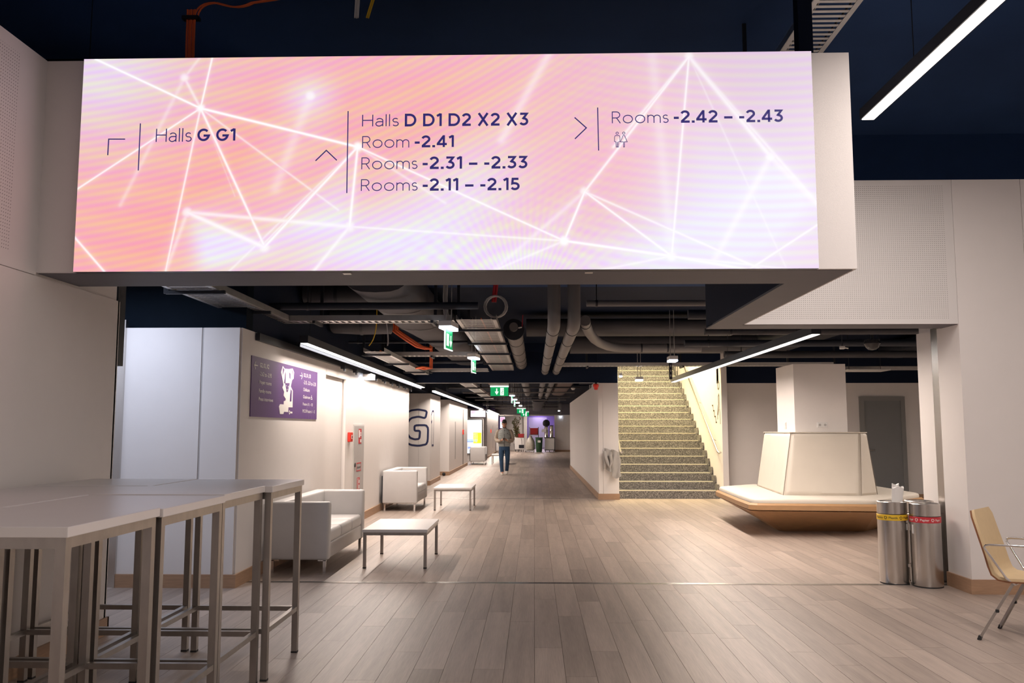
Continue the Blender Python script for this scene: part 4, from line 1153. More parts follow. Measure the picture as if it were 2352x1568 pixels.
for s_ in (-1, 1):
    y = s_ * 0.245
    l_ = MB().bar((0.0, y, 0.015), (0.22, s_ * 0.19, 0.415), 0.030, 0.018).build('leg', 'steel2', ch)
    MB().bar((-0.006, y, 0.0), (0.006, y, 0.03), 0.032, 0.022).build('foot', 'rubber', l_)
    l_ = MB().bar((0.54, y, 0.015), (0.32, s_ * 0.19, 0.415), 0.026, 0.016).build('leg', 'steel2', ch)
    MB().bar((0.546, y, 0.0), (0.534, y, 0.03), 0.032, 0.022).build('foot', 'rubber', l_)
    MB().tube([(0.23, s_ * 0.20, 0.412), (0.19, s_ * 0.24, 0.45), (0.10, s_ * 0.265, 0.60), (0.066, s_ * 0.27, 0.655), (0.075, s_ * 0.27, 0.672), (0.10, s_ * 0.27, 0.678), (0.42, s_ * 0.27, 0.69), (0.45, s_ * 0.27, 0.68), (0.45, s_ * 0.265, 0.65), (0.36, s_ * 0.24, 0.45), (0.33, s_ * 0.20, 0.412)], 0.008, 10).build('arm', 'chrome', ch, True)
    MB().box(0.108, 0.126, s_ * 0.222 - 0.016, s_ * 0.222 + 0.010, 0.205, 0.226).build('stacking_buffer', 'rubber', ch)
for x in (0.23, 0.32): MB().tube([(x, -0.2, 0.41), (x, 0.2, 0.41)], 0.010, 8).build('crossbar', 'chrome', ch, True)
# ================================================================== WALL SIGN
PX = Plane(lambda u, v: (-2.85, u, v), (1, 0, 0))
sg = thing('wayfinding_sign', 'purple wayfinding board with white floor plan on the left corridor wall', 'sign', (-2.845, 9.9, 1.62))
MB().box(-2.85, -2.842, 8.60, 11.25, 1.622, 2.237).build('board', 'purple', sg)
PG = Plane(lambda u, v: (-2.842, u, v), (1, 0, 0))
SIGN_TEXT = [('G2, K1, K2', 1, 8.857, 9.168, 2.138, 2.185), ('-2.62 to -2.93', 0, 8.857, 9.261, 2.048, 2.093), ('Prayer rooms', 0, 8.852, 9.263, 1.965, 2.006), ('Family rooms', 0, 8.85, 9.262, 1.875, 1.914), ('Press interviews', 0, 8.85, 9.339, 1.79, 1.829), ('D2, D1, D3', 1, 10.567, 10.902, 2.14, 2.186), ('-2.15, -2.31 to -2.33', 0, 10.566, 11.163, 2.05, 2.097), ('Childcare', 0, 10.561, 10.859, 1.964, 2.006), ('Cloakroom', 0, 10.557, 10.901, 1.875, 1.915), ('Posters X1 – X5', 0, 10.554, 11.027, 1.788, 1.824), ('PICO/Posters 1 – 5', 0, 10.55, 11.137, 1.7, 1.74)]
for t_, b, u0, u1, v0, v1 in SIGN_TEXT:
    words(t_, u0, u1, v0, v1, PG, 0.014 if b else 0.004, 0.002, 'print_white', sg)
MAP = [(9.669, 2.207), (9.744, 2.182), (9.914, 2.189), (10.066, 2.206), (10.132, 2.167), (10.121, 2.091), (10.056, 2.068), (10.008, 1.992), (10.097, 1.946), (10.104, 1.751), (9.934, 1.747), (9.928, 1.692), (9.76, 1.692), (9.741, 1.667), (9.609, 1.664), (9.565, 1.747), (9.603, 1.774), (9.741, 1.775), (9.742, 1.811), (9.81, 1.822), (9.814, 1.844), (9.728, 1.876), (9.748, 1.919), (9.672, 1.963), (9.71, 1.995), (9.651, 2.081), (9.605, 2.132)]
mp_ = fill(MAP, PG, 0.002).build('floor_plan', 'print_white', sg)
MAPH = [[(9.768, 2.149), (9.754, 2.076), (9.729, 2.014), (9.785, 2.017), (9.792, 2.126)], [(9.928, 2.153), (9.984, 2.138), (9.979, 2.076), (9.945, 2.087)], [(9.776, 2.02), (9.961, 2.029), (9.885, 1.922), (9.843, 1.92)], [(10.011, 1.961), (10.057, 1.942), (10.047, 1.818), (9.981, 1.816), (9.985, 1.892)], [(9.671, 2.19), (9.729, 2.17), (9.673, 2.101)], [(10.045, 2.192), (10.08, 2.169), (10.075, 2.107)]]
for h_ in MAPH: fill(h_, PG, 0.0032).build('courtyard', 'purple', mp_)
for h_ in (circ(9.82, 1.99, 0.008), circ(9.90, 1.985, 0.008), circ(9.86, 1.95, 0.008)): fill(h_, PG, 0.0042).build('dot', 'print_white', mp_)
strokes([circ(9.985, 1.69, 0.018)], 0.012, PG, 0.002, True).build('map_mark', 'print_white', sg)
fill([(10.02, 1.68), (10.1, 1.68), (10.1, 1.70), (10.02, 1.70)], PG, 0.002).build('map_mark', 'print_white', sg)
for ls in ([[(8.79, 2.146), (8.673, 2.146)], [(8.722, 2.186), (8.673, 2.146), (8.722, 2.106)]], [[(10.393, 2.144), (10.508, 2.144)], [(10.462, 2.184), (10.508, 2.144), (10.462, 2.104)]]):
    strokes(ls, 0.010, PG, 0.002).build('arrow', 'print_white', sg)
strokes([[(10.925, 1.875), (11.0, 1.875), (10.985, 1.893), (10.96, 1.905), (10.94, 1.893)], [(10.962, 1.905), (10.962, 1.918), (10.97, 1.924)]], 0.007, PG, 0.002, False).build('cloakroom_mark', 'print_white', sg)
for k in range(4):
    strokes([[(10.72 + 0.12 * k, 1.622), (10.72 + 0.12 * k, 1.74 + 0.03 * (k % 2)), (10.78 + 0.12 * k, 1.78 + 0.02 * (k % 3)), (10.80 + 0.12 * k, 1.66)]], 0.018, PG, 0.0008, th=0.0005).build('faint_ornament', 'purple2', sg)

# ================================================================== FIRE EQUIPMENT ON THE CORRIDOR WALL
fc = thing('fire_cabinet', 'flush grey white fire hose cabinet with red pictograms in the wall', 'cabinet', (-2.85, 14.0, 0.42))
MB().box(-2.852, -2.842, 13.60, 14.44, 0.40, 1.57).build('frame', 'white', fc)
MB().box(-2.843, -2.836, 13.64, 14.40, 0.42, 1.545).build('cabinet_door', 'greycable', fc)
bpy.data.objects[fc.children[-1].name].data.materials[0] = mat('cabinet_paint', (0.60, 0.585, 0.57), 0.45, var=0.02)
PF = Plane(lambda u, v: (-2.836, u, v), (1, 0, 0))
def rect(u0, u1, v0, v1): return [(u0, v0), (u1, v0), (u1, v1), (u0, v1)]
join(fill(rect(13.95, 14.18, 1.26, 1.50), PF), ).build('red_sign', 'redprint', fc)
join(fill(rect(13.97, 14.05, 1.36, 1.48), PF, 0.004), fill(rect(14.08, 14.16, 1.28, 1.33), PF, 0.004), strokes([circ(14.115, 1.415, 0.028)], 0.012, PF, 0.004, True)).build('hose_pictogram', 'print_white', fc)
join(strokes([rect(13.83, 14.18, 0.83, 0.95)], 0.018, PF, 0.002, True)).build('red_frame', 'redprint', fc)
letters('Feuerwehr', 13.86, 14.15, 0.865, 0.91, PF, 0.01).build('lettering', 'print_black', fc)
fill(rect(13.88, 14.10, 0.50, 0.72), PF).build('red_sign', 'redprint', fc)
join(strokes([rect(13.92, 13.98, 0.52, 0.70)], 0.010, PF, 0.004, True), fill(rect(14.01, 14.07, 0.54, 0.60), PF, 0.004), fill(rect(14.01, 14.07, 0.63, 0.68), PF, 0.004)).build('hydrant_pictogram', 'print_white', fc)
MB().tube([(-2.836, 13.70, 0.93), (-2.826, 13.70, 0.93)], 0.035, 14).build('lock', 'rubber', fc)
cp = thing('call_point', 'red fire alarm call point beside the hose cabinet', 'alarm', (-2.85, 13.3, 1.3))
MB().rbox(-2.85, -2.80, 13.18, 13.36, 1.30, 1.45, 0.012, 2).build('housing', 'red', cp)
MB().box(-2.80, -2.797, 13.24, 13.30, 1.345, 1.405).build('window', 'print_white', cp)
MB().tube([(-2.797, 13.27, 1.375), (-2.793, 13.27, 1.375)], 0.018, 12).build('button', 'rubber', cp)
for k, (x, y) in enumerate(((-2.765, 33.5), (-2.39, 47.6))):
    c2 = thing('call_point', ('small red call point on the far left wall panels', 'tiny red call point far down the left wall')[k], 'alarm', (x, y, 1.35))
    MB().rbox(x, x + 0.05, y - 0.08, y + 0.08, 1.28, 1.47, 0.012, 2).build('housing', 'red', c2)
    MB().box(x + 0.05, x + 0.053, y - 0.03, y + 0.03, 1.35, 1.41).build('window', 'print_white', c2)

# ================================================================== EMERGENCY LAMPS AND EXIT SIGNS
def emergency(label, x, y, z, wall=False, s=1.0, wx=0.07, wy=0.13, zc=None, sign=False, bolt=True):
    t = thing('emergency_sign' if sign else 'emergency_lamp', label, 'exit sign' if sign else 'lamp', (x, y, z))
    a, b = wx * s, wy * s
    MB().rbox(x - a, x + a, y - b, y + b, z + 0.035 * s, z + 0.095 * s, 0.008, 2).build('housing', 'white', t)
    MB().rbox(x - a * 0.95, x + a * 0.95, y - b * 0.95, y + b * 0.95, z + 0.008 * s, z + 0.036 * s, 0.004, 2).build('light_strip', 'emerg', t)
    if sign:
        PE = Plane(lambda u, v: (x - 0.004 * s, u, v), (-1, 0, 0))
        p_ = MB().box(x - 0.004 * s, x + 0.004 * s, y - b * 0.9, y + b * 0.9, z - 0.20 * s, z + 0.01 * s).build('sign_plate', 'exit_green', t)
        for sx in (-1, 1):
            Q = Plane(lambda u, v, sx=sx: (x + sx * 0.0042 * s, u, v), (sx, 0, 0))
            join(fill(rect(y - b * 0.6, y - b * 0.05, z - 0.17 * s, z - 0.04 * s), Q), strokes([[(y + b * 0.45, z - 0.05 * s), (y + b * 0.45, z - 0.16 * s)], [(y + b * 0.2, z - 0.11 * s), (y + b * 0.45, z - 0.16 * s), (y + b * 0.7, z - 0.11 * s)]], 0.02 * s, Q)).build('pictogram', 'exit_white', p_)
        MB().box(x - 0.007 * s, x + 0.007 * s, y - b * 0.95, y + b * 0.95, z - 0.212 * s, z - 0.20 * s).box(x - 0.007 * s, x + 0.007 * s, y - b * 0.98, y - b * 0.88, z - 0.21 * s, z + 0.01 * s).build('edge', 'exit_white', t)
    if sign: t.rotation_euler = (0, 0, R(-9))
    if zc:
        for dx in (-0.03, 0.03): MB().tube([(x + dx * s, y, z + 0.09 * s), (x + dx * s, y, zc)], 0.006 * s, 6).build('hanger', 'galv', t)
    return t
emergency('hanging green exit sign with glowing lamp, nearest below the ceiling trays', -0.925, 9.29, 2.56, zc=5.3, sign=True, wy=0.17)
emergency('second hanging green exit sign, further back under the ceiling trays', -0.965, 13.78, 2.60, zc=3.3, sign=True, wy=0.16)
emergency('first small exit sign beyond the dark downstand', -0.56, 22.0, 2.32, zc=3.15, sign=True, s=0.8)
emergency('second small exit sign beyond the dark downstand', -0.56, 25.0, 2.32, zc=3.15, sign=True, s=0.85)
emergency('small emergency lamp on the far corridor ceiling', -0.56, 29.5, 2.36, zc=3.15)
emergency('smallest emergency lamp deep in the corridor ceiling', -0.55, 35.0, 2.40, zc=3.15)
emergency('white emergency lamp on the left wall above the fire cabinet', -2.72, 14.15, 2.30, wx=0.075, wy=0.16)
emergency('emergency lamp hanging before the stairs on the right', 2.10, 13.1, 2.50, zc=3.3, wx=0.065)
emergency('small emergency lamp hanging in front of the stair flight', 2.14, 17.6, 2.46, zc=3.3, wx=0.075, wy=0.09)
emergency('emergency lamp at the stair side of the dark downstand', 1.87, 18.62, 2.60, wx=0.03, wy=0.05, zc=2.84)
for k, (x, y) in enumerate(((1.15, 40.0), (1.75, 57.2), (-2.3, 42.5))):
    emergency(('tiny white lamp above the far right corner', 'tiny white lamp over the far right wall panel', 'tiny white lamp at the far left lamp run')[k], x, y, 2.30, wx=0.05, wy=0.06, zc=3.15)
def exit_front(label, x, y, z0, w_, h_, zc, arrow_left=True):
    t = thing('exit_sign', label, 'exit sign', (x, y, z0))
    MB().box(x - w_ / 2, x + w_ / 2, y - 0.012, y + 0.012, z0, z0 + h_).build('sign_plate', 'exit_green', t)
    MB().box(x - w_ / 2 - 0.01, x + w_ / 2 + 0.01, y - 0.03, y + 0.03, z0 + h_, z0 + h_ + 0.03).build('light_bar', 'exit_white', t)
    MB().rbox(x - w_ / 2 - 0.01, x + w_ / 2 + 0.01, y - 0.04, y + 0.04, z0 + h_ + 0.031, z0 + h_ + 0.10, 0.006, 2).build('housing', 'white', t)
    Q = Plane(lambda u, v: (x + u * w_, y - 0.0125, z0 + v * h_), (0, -1, 0))
    join(strokes([[(-0.15, 0.85), (-0.15, 0.30)]], 0.06, Q), fill([(-0.26, 0.50), (-0.15, 0.12), (-0.04, 0.50)], Q)).build('arrow', 'exit_white', t)
    d_ = fill(rect(0.05, 0.25, 0.08, 0.92), Q).build('doorway', 'exit_white', t)
    join(strokes([[(0.19, 0.62), (0.15, 0.42), (0.17, 0.30), (0.12, 0.15)], [(0.15, 0.42), (0.10, 0.35)], [(0.19, 0.58), (0.22, 0.48)]], 0.028, Q, 0.004), fill(circ(0.20, 0.74, 0.035), Q, 0.004)).build('running_figure', 'exit_green', d_)
    for dx in (-w_ * 0.42, w_ * 0.42): MB().tube([(x + dx, y, z0 + h_ + 0.10), (x + dx, y, zc)], 0.005, 6).build('hanger', 'galv', t)
exit_front('large front-facing green exit sign hanging below the dark downstand', -0.78, 19.45, 2.235, 0.40, 0.20, 3.15)
exit_front('small green exit sign far down the corridor', -0.62, 42.0, 2.24, 0.42, 0.22, 3.15)
exit_front('second small green exit sign just behind the far one', -0.48, 45.0, 2.14, 0.42, 0.22, 3.15)

# ================================================================== CEILING SERVICES
def tray(label, p, q, wd, cables=0, zc=None, step=0.075, rail_h=0.06, hang=()):
    p, q = Vector(p), Vector(q)
    t = thing('cable_tray', label, 'cable tray', tuple((p + q) / 2))
    d = (q - p); L = d.length; d.normalize()
    sd_ = d.cross(Vector((0, 0, 1))).normalized()
    for s_ in (-1, 1):
        a = p + sd_ * s_ * wd / 2; b = q + sd_ * s_ * wd / 2
        MB().bar(a + Vector((0, 0, rail_h / 2)), b + Vector((0, 0, rail_h / 2)), 0.004, rail_h).bar(a - sd_ * s_ * 0.022, b - sd_ * s_ * 0.022, 0.04, 0.004).build('side_rail', 'galv', t)
    mb = MB(); n = int(L / step)
    for k in range(n + 1):
        c = p + d * (k * L / n)
        mb.bar(c - sd_ * wd / 2 + Vector((0, 0, 0.003)), c + sd_ * wd / 2 + Vector((0, 0, 0.003)), step * 0.5, 0.003)
    o = mb.build('rungs', 'galv', t); o['kind'] = 'stuff'
    for f in hang:
        c = p + d * (L * f)
        MB().bar(c - sd_ * (wd / 2 + 0.05) - Vector((0, 0, 0.02)), c + sd_ * (wd / 2 + 0.05) - Vector((0, 0, 0.02)), 0.03, 0.03).build('bracket', 'black', t)
        if zc:
            MB().bar(c - sd_ * (wd / 2 + 0.05) - Vector((0, 0, 0.03)), (*(c - sd_ * (wd / 2 + 0.05)).xy, zc), 0.035, 0.02, up=(0, 1, 0)).build('drop_rod', 'black', t)
    for k in range(cables):
        o_ = sd_ * (-wd / 2 + 0.06 + (wd - 0.12) * k / max(1, cables - 1))
        MB().tube([p + o_ + Vector((0, 0, 0.016)), q + o_ + Vector((0, 0, 0.016))], 0.009, 6).build('cable', ('greycable', 'black', 'orange')[k % 3], t)
    return t
tray('wide perforated cable tray slanting from the display box to the left wall', (-2.94, 6.2, 2.70), (-2.94, 9.47, 2.70), 0.42, 3, 3.3, hang=(0.35, 0.75))
tray('cable tray crossing the corridor ceiling nearest the display', (-3.1, 9.62, 2.70), (-0.91, 9.62, 2.70), 0.26, 2, 3.3, hang=(0.3, 0.9))
tray('cable tray running down the middle of the corridor ceiling', (-0.66, 9.8, 2.74), (-0.66, 18.4, 2.74), 0.46, 4, 3.3, step=0.11, hang=(0.1, 0.3, 0.5, 0.75))
tray('second cable tray crossing the corridor ceiling', (-2.8, 14.1, 2.69), (-0.91, 14.1, 2.69), 0.24, 2, 3.3, hang=(0.15, 0.6))
tray('third cable tray crossing before the dark downstand', (-2.65, 17.8, 2.68), (-0.95, 17.8, 2.68), 0.24, 1, 3.3, hang=(0.3, 0.8))
tray('cable tray crossing in front of the stair flight', (0.50, 16.35, 2.68), (5.6, 16.35, 2.68), 0.24, 2, 3.3, hang=(0.1, 0.45, 0.85))
tray('cable tray along the left corridor wall behind the linear lamp', (-2.30, 12.3, 2.60), (-2.30, 17.6, 2.60), 0.3, 3, 3.3, hang=(0.05, 0.4, 0.8))
tray('dim cable tray in the high ceiling above the display corner', (2.22, 3.2, 4.60), (2.22, 9.4, 4.60), 0.36, 2, 5.3, hang=(0.2, 0.75))
tray('distant cable tray on the left of the far corridor ceiling', (-1.75, 19.2, 2.66), (-1.75, 34, 2.66), 0.34, 3, 3.15, step=0.15, hang=(0.1, 0.35, 0.6, 0.85))
tray('distant cable tray crossing the right back room ceiling', (4.9, 17.2, 2.66), (8.6, 17.2, 2.66), 0.24, 1, 3.3, hang=(0.3, 0.8))

def pipe(label, path, r, m='pipe', rings=(), name='ceiling_pipe', n=16, drops=(), zc=3.3):
    t = thing(name, label, 'pipe', tuple(path[0]))
    MB().tube(path, r, n).build('pipe_body', m, t, True)
    P = [Vector(p) for p in path]
    for (k, f) in rings:
        a, b = P[k], P[k + 1]; d = (b - a).normalized(); c = a + (b - a) * f
        MB().tube([c - d * 0.012, c + d * 0.012], r + 0.006, n).build('clamp', 'black', t, True)
        if drops == 'all' or (k, f) in drops:
            MB().tube([c + Vector((0, 0, r)), (c.x, c.y, zc)], 0.006, 6).build('hanger', 'black', t)
    return t
def arc(p0, p1, p2, n=6):
    p0, p1, p2 = Vector(p0), Vector(p1), Vector(p2)
    return [tuple((1 - t) ** 2 * p0 + 2 * t * (1 - t) * p1 + t * t * p2) for t in [k / n for k in range(n + 1)]]
bp = pipe('thick grey pipe with clamps down the middle of the corridor ceiling', [(-0.285, 12.2, 2.90), (-0.275, 18.0, 2.90), (-0.25, 33, 2.86)], 0.122, rings=((0, 0.22), (0, 0.5), (0, 0.76), (0, 0.93), (1, 0.3), (1, 0.6)), drops='all', n=20, zc=3.15)
MB().tube([(-0.285, 12.14, 2.90), (-0.285, 12.20, 2.90)], 0.152, 24).build('flange', 'black', bp, True)
MB().tube([(-0.285, 12.06, 2.93), (-0.285, 12.14, 2.93)], 0.062, 20).build('end_cap', 'pipe', bp, True)
MB().tube([(-0.22, 12.09, 2.92), (-0.17, 12.09, 2.93)], 0.014, 10).build('valve', 'galv', bp, True)
MB().tube([(-0.165, 12.09, 2.935), (-0.155, 12.09, 3.10)], 0.006, 8).build('valve_lever', 'redband', bp, True)
for k, x in enumerate((0.245, 0.485)):
    pipe(('left of the two thin pipes bending down from the high ceiling', 'right of the two thin pipes bending down from the high ceiling')[k],
         [(x, 10.32, 5.3), (x, 10.32, 2.95)] + arc((x, 10.32, 2.90), (x, 10.32, 2.75), (x, 10.5, 2.745)) + [(x - 0.005, 14.0, 2.74), (x - 0.01, 33.0, 2.72)], 0.078, rings=((8, 0.1), (8, 0.5), (9, 0.02), (9, 0.1), (9, 0.2), (9, 0.4), (9, 0.7)), n=16)
pipe('curved flexible grey pipe turning right above the stairs', [(0.66, 11.0, 2.88)] + arc((0.68, 11.3, 2.87), (0.95, 13.95, 2.80), (1.5, 13.95, 2.80)) + [(2.70, 13.95, 2.80)], 0.07, rings=((0, 0.9), (7, 0.2), (7, 0.55)), name='flexible_pipe', n=14)
def duct(label, path, rx, rz, m='duct', n=20, name='air_duct', bands=()):
    """oval duct along a horizontal path"""
    t = thing(name, label, 'duct', tuple(path[0]))
    P = [Vector(p) for p in path]
    rings = []
    for i, p in enumerate(P):
        d = (P[min(i + 1, len(P) - 1)] - P[max(0, i - 1)]).normalized()
        s_ = d.cross(Vector((0, 0, 1))).normalized()
        rings.append([p + s_ * rx * math.copysign(abs(math.cos(a)) ** 0.7, math.cos(a)) + Vector((0, 0, rz * math.copysign(abs(math.sin(a)) ** 0.7, math.sin(a)))) for a in [k * 2 * math.pi / n for k in range(n)]])
    MB().loft(rings).build('duct_body', m, t, True)
    for k in bands:
        c = P[k]; d = (P[min(k + 1, len(P) - 1)] - P[max(0, k - 1)]).normalized(); s_ = d.cross(Vector((0, 0, 1))).normalized()
        rr = [[c + d * e + s_ * (rx + 0.008) * math.copysign(abs(math.cos(a)) ** 0.7, math.cos(a)) + Vector((0, 0, (rz + 0.008) * math.copysign(abs(math.sin(a)) ** 0.7, math.sin(a)))) for a in [q * 2 * math.pi / n for q in range(n)]] for e in (-0.02, 0.02)]
        MB().loft(rr, False).build('band', 'black', t, True)
    return t
duct('big insulated oval duct along the corridor left of the centre tray', [(-1.62, 8.7, 3.12), (-1.62, 10.3, 3.11), (-1.58, 11.6, 3.06), (-1.45, 13.2, 3.05), (-1.42, 18.4, 3.08)], 0.34, 0.23, bands=(1, 2, 3))
duct('insulated duct crossing over the linear lamp on the left', [(-2.8, 11.9, 3.0), (-2.4, 11.9, 2.98), (-2.0, 12.0, 3.0)], 0.24, 0.17, bands=(1,))
duct('long grey duct crossing below the slab near the display box', [(-2.8, 10.55, 3.14), (-2.4, 10.55, 3.14), (-2.02, 10.55, 3.14)], 0.30, 0.14, bands=(1,))
duct('flat dark duct crossing behind the two thin pipes', [(-0.12, 13.9, 3.13), (1.2, 13.9, 3.13), (3.2, 13.9, 3.13)], 0.36, 0.13, m='duct')
duct('oval duct crossing above the stair tray', [(0.65, 15.5, 3.02), (2.4, 15.5, 3.02), (3.95, 15.5, 3.02)], 0.26, 0.17, m='duct')
duct('wide dark duct over the right back room', [(4.6, 11.3, 3.14), (4.6, 14.5, 3.14), (4.6, 18.3, 3.14)], 0.45, 0.16, m='duct2')
duct('second dark duct over the right back room', [(7.6, 11.3, 3.14), (7.6, 14.5, 3.14), (7.6, 18.3, 3.14)], 0.35, 0.16, m='duct2')
for k, (y, z, x0, x1, r, m) in enumerate(((9.75, 2.92, 0.6, 2.9, 0.035, 'pipe'), (10.6, 2.90, 1.9, 9.0, 0.06, 'duct2'), (11.6, 2.80, 2.3, 9.2, 0.045, 'duct'), (12.6, 2.74, 2.2, 9.2, 0.05, 'duct2'), (15.0, 2.78, 3.3, 9.2, 0.06, 'duct'), (9.2, 2.82, -3.4, -0.6, 0.04, 'duct2'), (8.9, 2.86, -3.9, -2.9, 0.03, 'pipe'), (16.8, 2.80, -2.7, -1.0, 0.03, 'duct2'), (12.9, 2.80, -2.8, -1.0, 0.02, 'duct2'))):
    pipe(('pale conduit crossing beside the two thin pipes', 'dark pipe crossing behind the white bulkhead', 'grey pipe crossing over the right back room', 'dark pipe crossing over the island bench', 'grey pipe crossing behind the white column', 'dark pipe crossing behind the display box on the left', 'thin pale pipe at the left behind the display box', 'dark pipe crossing near the downstand on the left', 'thin dark pipe crossing over the left tray')[k], [(x0, y, z), (x1, y, z)], r, m, rings=((0, 0.08), (0, 0.34)) if k in (5, 7, 8) else ((0, 0.05), (0, 0.93)), drops='all', n=12)
# services of the far corridor, one by one
for k in range(9):
    y = 20.6 + k * 3.6
    pipe('thin conduit number %d crossing the far corridor ceiling beyond the downstand' % (k + 1) if False else ['first', 'second', 'third', 'fourth', 'fifth', 'sixth', 'seventh', 'eighth', 'ninth'][k] + ' crossing conduit in the far corridor ceiling beyond the downstand', [(-2.5 + 0.1 * (k % 3), y, 2.66 - 0.01 * (k % 2)), (1.3, y, 2.66 - 0.01 * (k % 2))], 0.022, 'duct' if k % 2 else 'pipe', n=8, rings=((0, 0.25), (0, 0.8)), drops='all', zc=3.15)
duct('rusty brown duct along the left of the far corridor ceiling', [(-1.2, 19.2, 2.88), (-1.2, 26, 2.88), (-1.2, 34, 2.88)], 0.16, 0.11, m=mat('rust_brown_duct', (0.22, 0.10, 0.07), 0.6, var=0.3, scale=2))
duct('reddish duct along the right of the far corridor ceiling', [(0.95, 19.2, 2.92), (0.95, 26, 2.92), (0.95, 34, 2.92)], 0.26, 0.12, m=mat('brown_grey_duct', (0.16, 0.11, 0.10), 0.6, var=0.3, scale=2))
duct('grey duct at the far end of the corridor ceiling', [(0.2, 36, 2.75), (0.2, 45, 2.75), (0.2, 56, 2.75)], 0.3, 0.14, m='duct2')
# black clip rail along the top of the left wall
rl = thing('clip_rail', 'black rail with small clips along the top of the left wall', 'rail', (-2.77, 13, 2.42))
MB().box(-2.845, -2.80, 8.7, 19.6, 2.40, 2.475).build('rail_body', 'black', rl)
for k in (0, 1, 3, 4, 5, 6, 7, 8):
    y = 12.4 + k * 0.85
    MB().box(-2.80, -2.74, y, y + 0.09, 2.365, 2.42).box(-2.76, -2.74, y, y + 0.09, 2.33, 2.37).build('clip', 'black', rl)

# loose cables
def cable(label, path, r, m, n=1, dx=0.012, name='cable'):
    t = thing(name, label, 'cable', tuple(path[0]))
    for k in range(n):
        MB().tube([(x + dx * (k - (n - 1) / 2), y + 0.006 * (k % 2), z) for x, y, z in path], r, 8).build('strand', m, t, True)
    return t
ob_ = cable('vertical bundle of orange cables above the display', [(-2.50, 6.0, 3.80), (-2.505, 6.0, 4.05), (-2.51, 6.0, 4.30), (-2.51, 6.0, 4.565)], 0.007, 'orange', 5, 0.014)
MB().box(-2.57, -2.45, 5.975, 6.03, 4.485, 4.51).build('tie_bracket', 'black', ob_)
cable('orange cables looping right along the high ceiling', arc((-2.475, 6.0, 4.51), (-2.46, 6.0, 4.62), (-2.33, 6.0, 4.615)) + arc((-2.30, 6.0, 4.612), (-2.17, 6.0, 4.55), (-2.06, 6.0, 4.612))[1:] + [(-1.92, 6.0, 4.632), (-1.5, 6.0, 4.70), (-1.0, 6.0, 5.29)], 0.007, 'orange', 2, 0.02)
cable('pair of loose white cable ends hanging above the display', [(-1.29, 6.0, 4.485), (-1.285, 6.0, 4.6), (-1.28, 6.0, 5.29)], 0.006, 'white', 3, 0.012)
cable('loose yellow cable end hanging above the display', [(-1.21, 6.0, 4.485), (-1.17, 6.0, 4.63), (-1.12, 6.0, 4.8), (-1.0, 6.0, 5.29)], 0.006, 'yellow', 2, 0.012)
cable('orange cables drooping from the left ceiling', [(-2.05, 12.6, 3.35)] + arc((-2.05, 12.6, 2.95), (-1.85, 12.6, 2.80), (-1.68, 12.6, 2.70)) + [(-1.55, 12.6, 2.67)], 0.016, 'orange', 4, 0.03)
cable('yellow green wire hanging beside the left trays', [(-2.1, 11.4, 3.35)] + arc((-2.1, 11.4, 2.98), (-2.1, 11.4, 2.7), (-2.2, 11.4, 2.60)), 0.007, 'yellow')
cable('thin grey wire hanging beside the left trays', [(-1.98, 11.4, 3.35)] + arc((-1.98, 11.4, 2.98), (-1.93, 11.4, 2.7), (-1.95, 11.4, 2.60)), 0.007, 'greycable')
cable('coil of orange cable lying on a ceiling tray', [(-1.87, 15.6, 3.34), (-1.87, 15.6, 2.75)] + [(-2.0 + 0.13 * math.cos(a), 15.6 + 0.13 * math.sin(a), 2.60 + 0.012 * math.sin(3 * a)) for a in [k * math.pi / 6 for k in range(25)]], 0.016, 'orange', 2, 0.03)
cable('coil of grey cable beside the thick pipe', [(-0.46 + 0.13 * math.cos(a), 10.3 + 0.02 * k / 20, 2.97 + 0.13 * math.sin(a)) for k, a in enumerate([k * math.pi / 8 for k in range(40)])], 0.010, 'greycable', 2, 0.02)
cable('grey cables dropping to the nearest exit sign', [(-1.01, 9.8, 3.3), (-1.02, 9.8, 3.0), (-1.01, 9.8, 2.82), (-0.97, 9.8, 2.70)], 0.009, 'greycable', 3, 0.02)
cable('red cables above the coil in the ceiling', [(-0.46, 10.5, 3.34), (-0.49, 10.5, 3.05)], 0.016, 'redband', 2, 0.03)
cable('pair of short cables behind the display box on the left', [(-3.1, 6.62, 3.79)] + arc((-3.28, 6.62, 2.9), (-3.27, 6.62, 2.7), (-3.20, 6.62, 2.66)), 0.006, 'greycable', 2, 0.015)
cable('short orange cables behind the display box on the left', arc((-3.19, 6.60, 3.9), (-3.17, 6.60, 2.85), (-3.21, 6.60, 2.74)), 0.006, 'orange', 3, 0.012)
# dark steel member in the high ceiling, ceiling devices on the right
t = thing('steel_post', 'dark steel post dropping from the high ceiling above the display corner', 'beam', (1.92, 5.9, 3.81))
MB().box(1.86, 1.96, 5.85, 5.95, 3.80, 5.3).build('post', 'navy', t)
MB().box(1.83, 1.975, 5.82, 5.98, 3.80, 3.82).build('plate', 'black', t)
dm = thing('dome_camera', 'black dome camera under the ceiling behind the white bulkhead', 'camera', (4.64, 11.9, 2.6))
MB().lathe([(0.0, 0.10), (0.10, 0.10), (0.108, 0.06), (0.10, 0.045), (0.085, 0.01), (0.05, -0.02), (0.0, -0.03)], (4.64, 11.9, 2.60), 24).build('dome', 'glass', dm, True)
MB().tube([(4.64, 11.9, 2.70), (4.64, 11.9, 2.99)], 0.02, 10).build('stem', 'black', dm)
MB().rbox(4.56, 4.72, 11.82, 11.98, 2.70, 2.72, 0.005, 1).build('mount', 'black', dm)
ap = thing('ceiling_panel', 'flat pale ceiling panel hanging before the back wall on the right', 'panel', (6.3, 16.6, 2.6))
MB().rbox(5.95, 6.75, 16.45, 16.95, 2.60, 2.625, 0.004, 1).build('panel_body', 'white', ap)
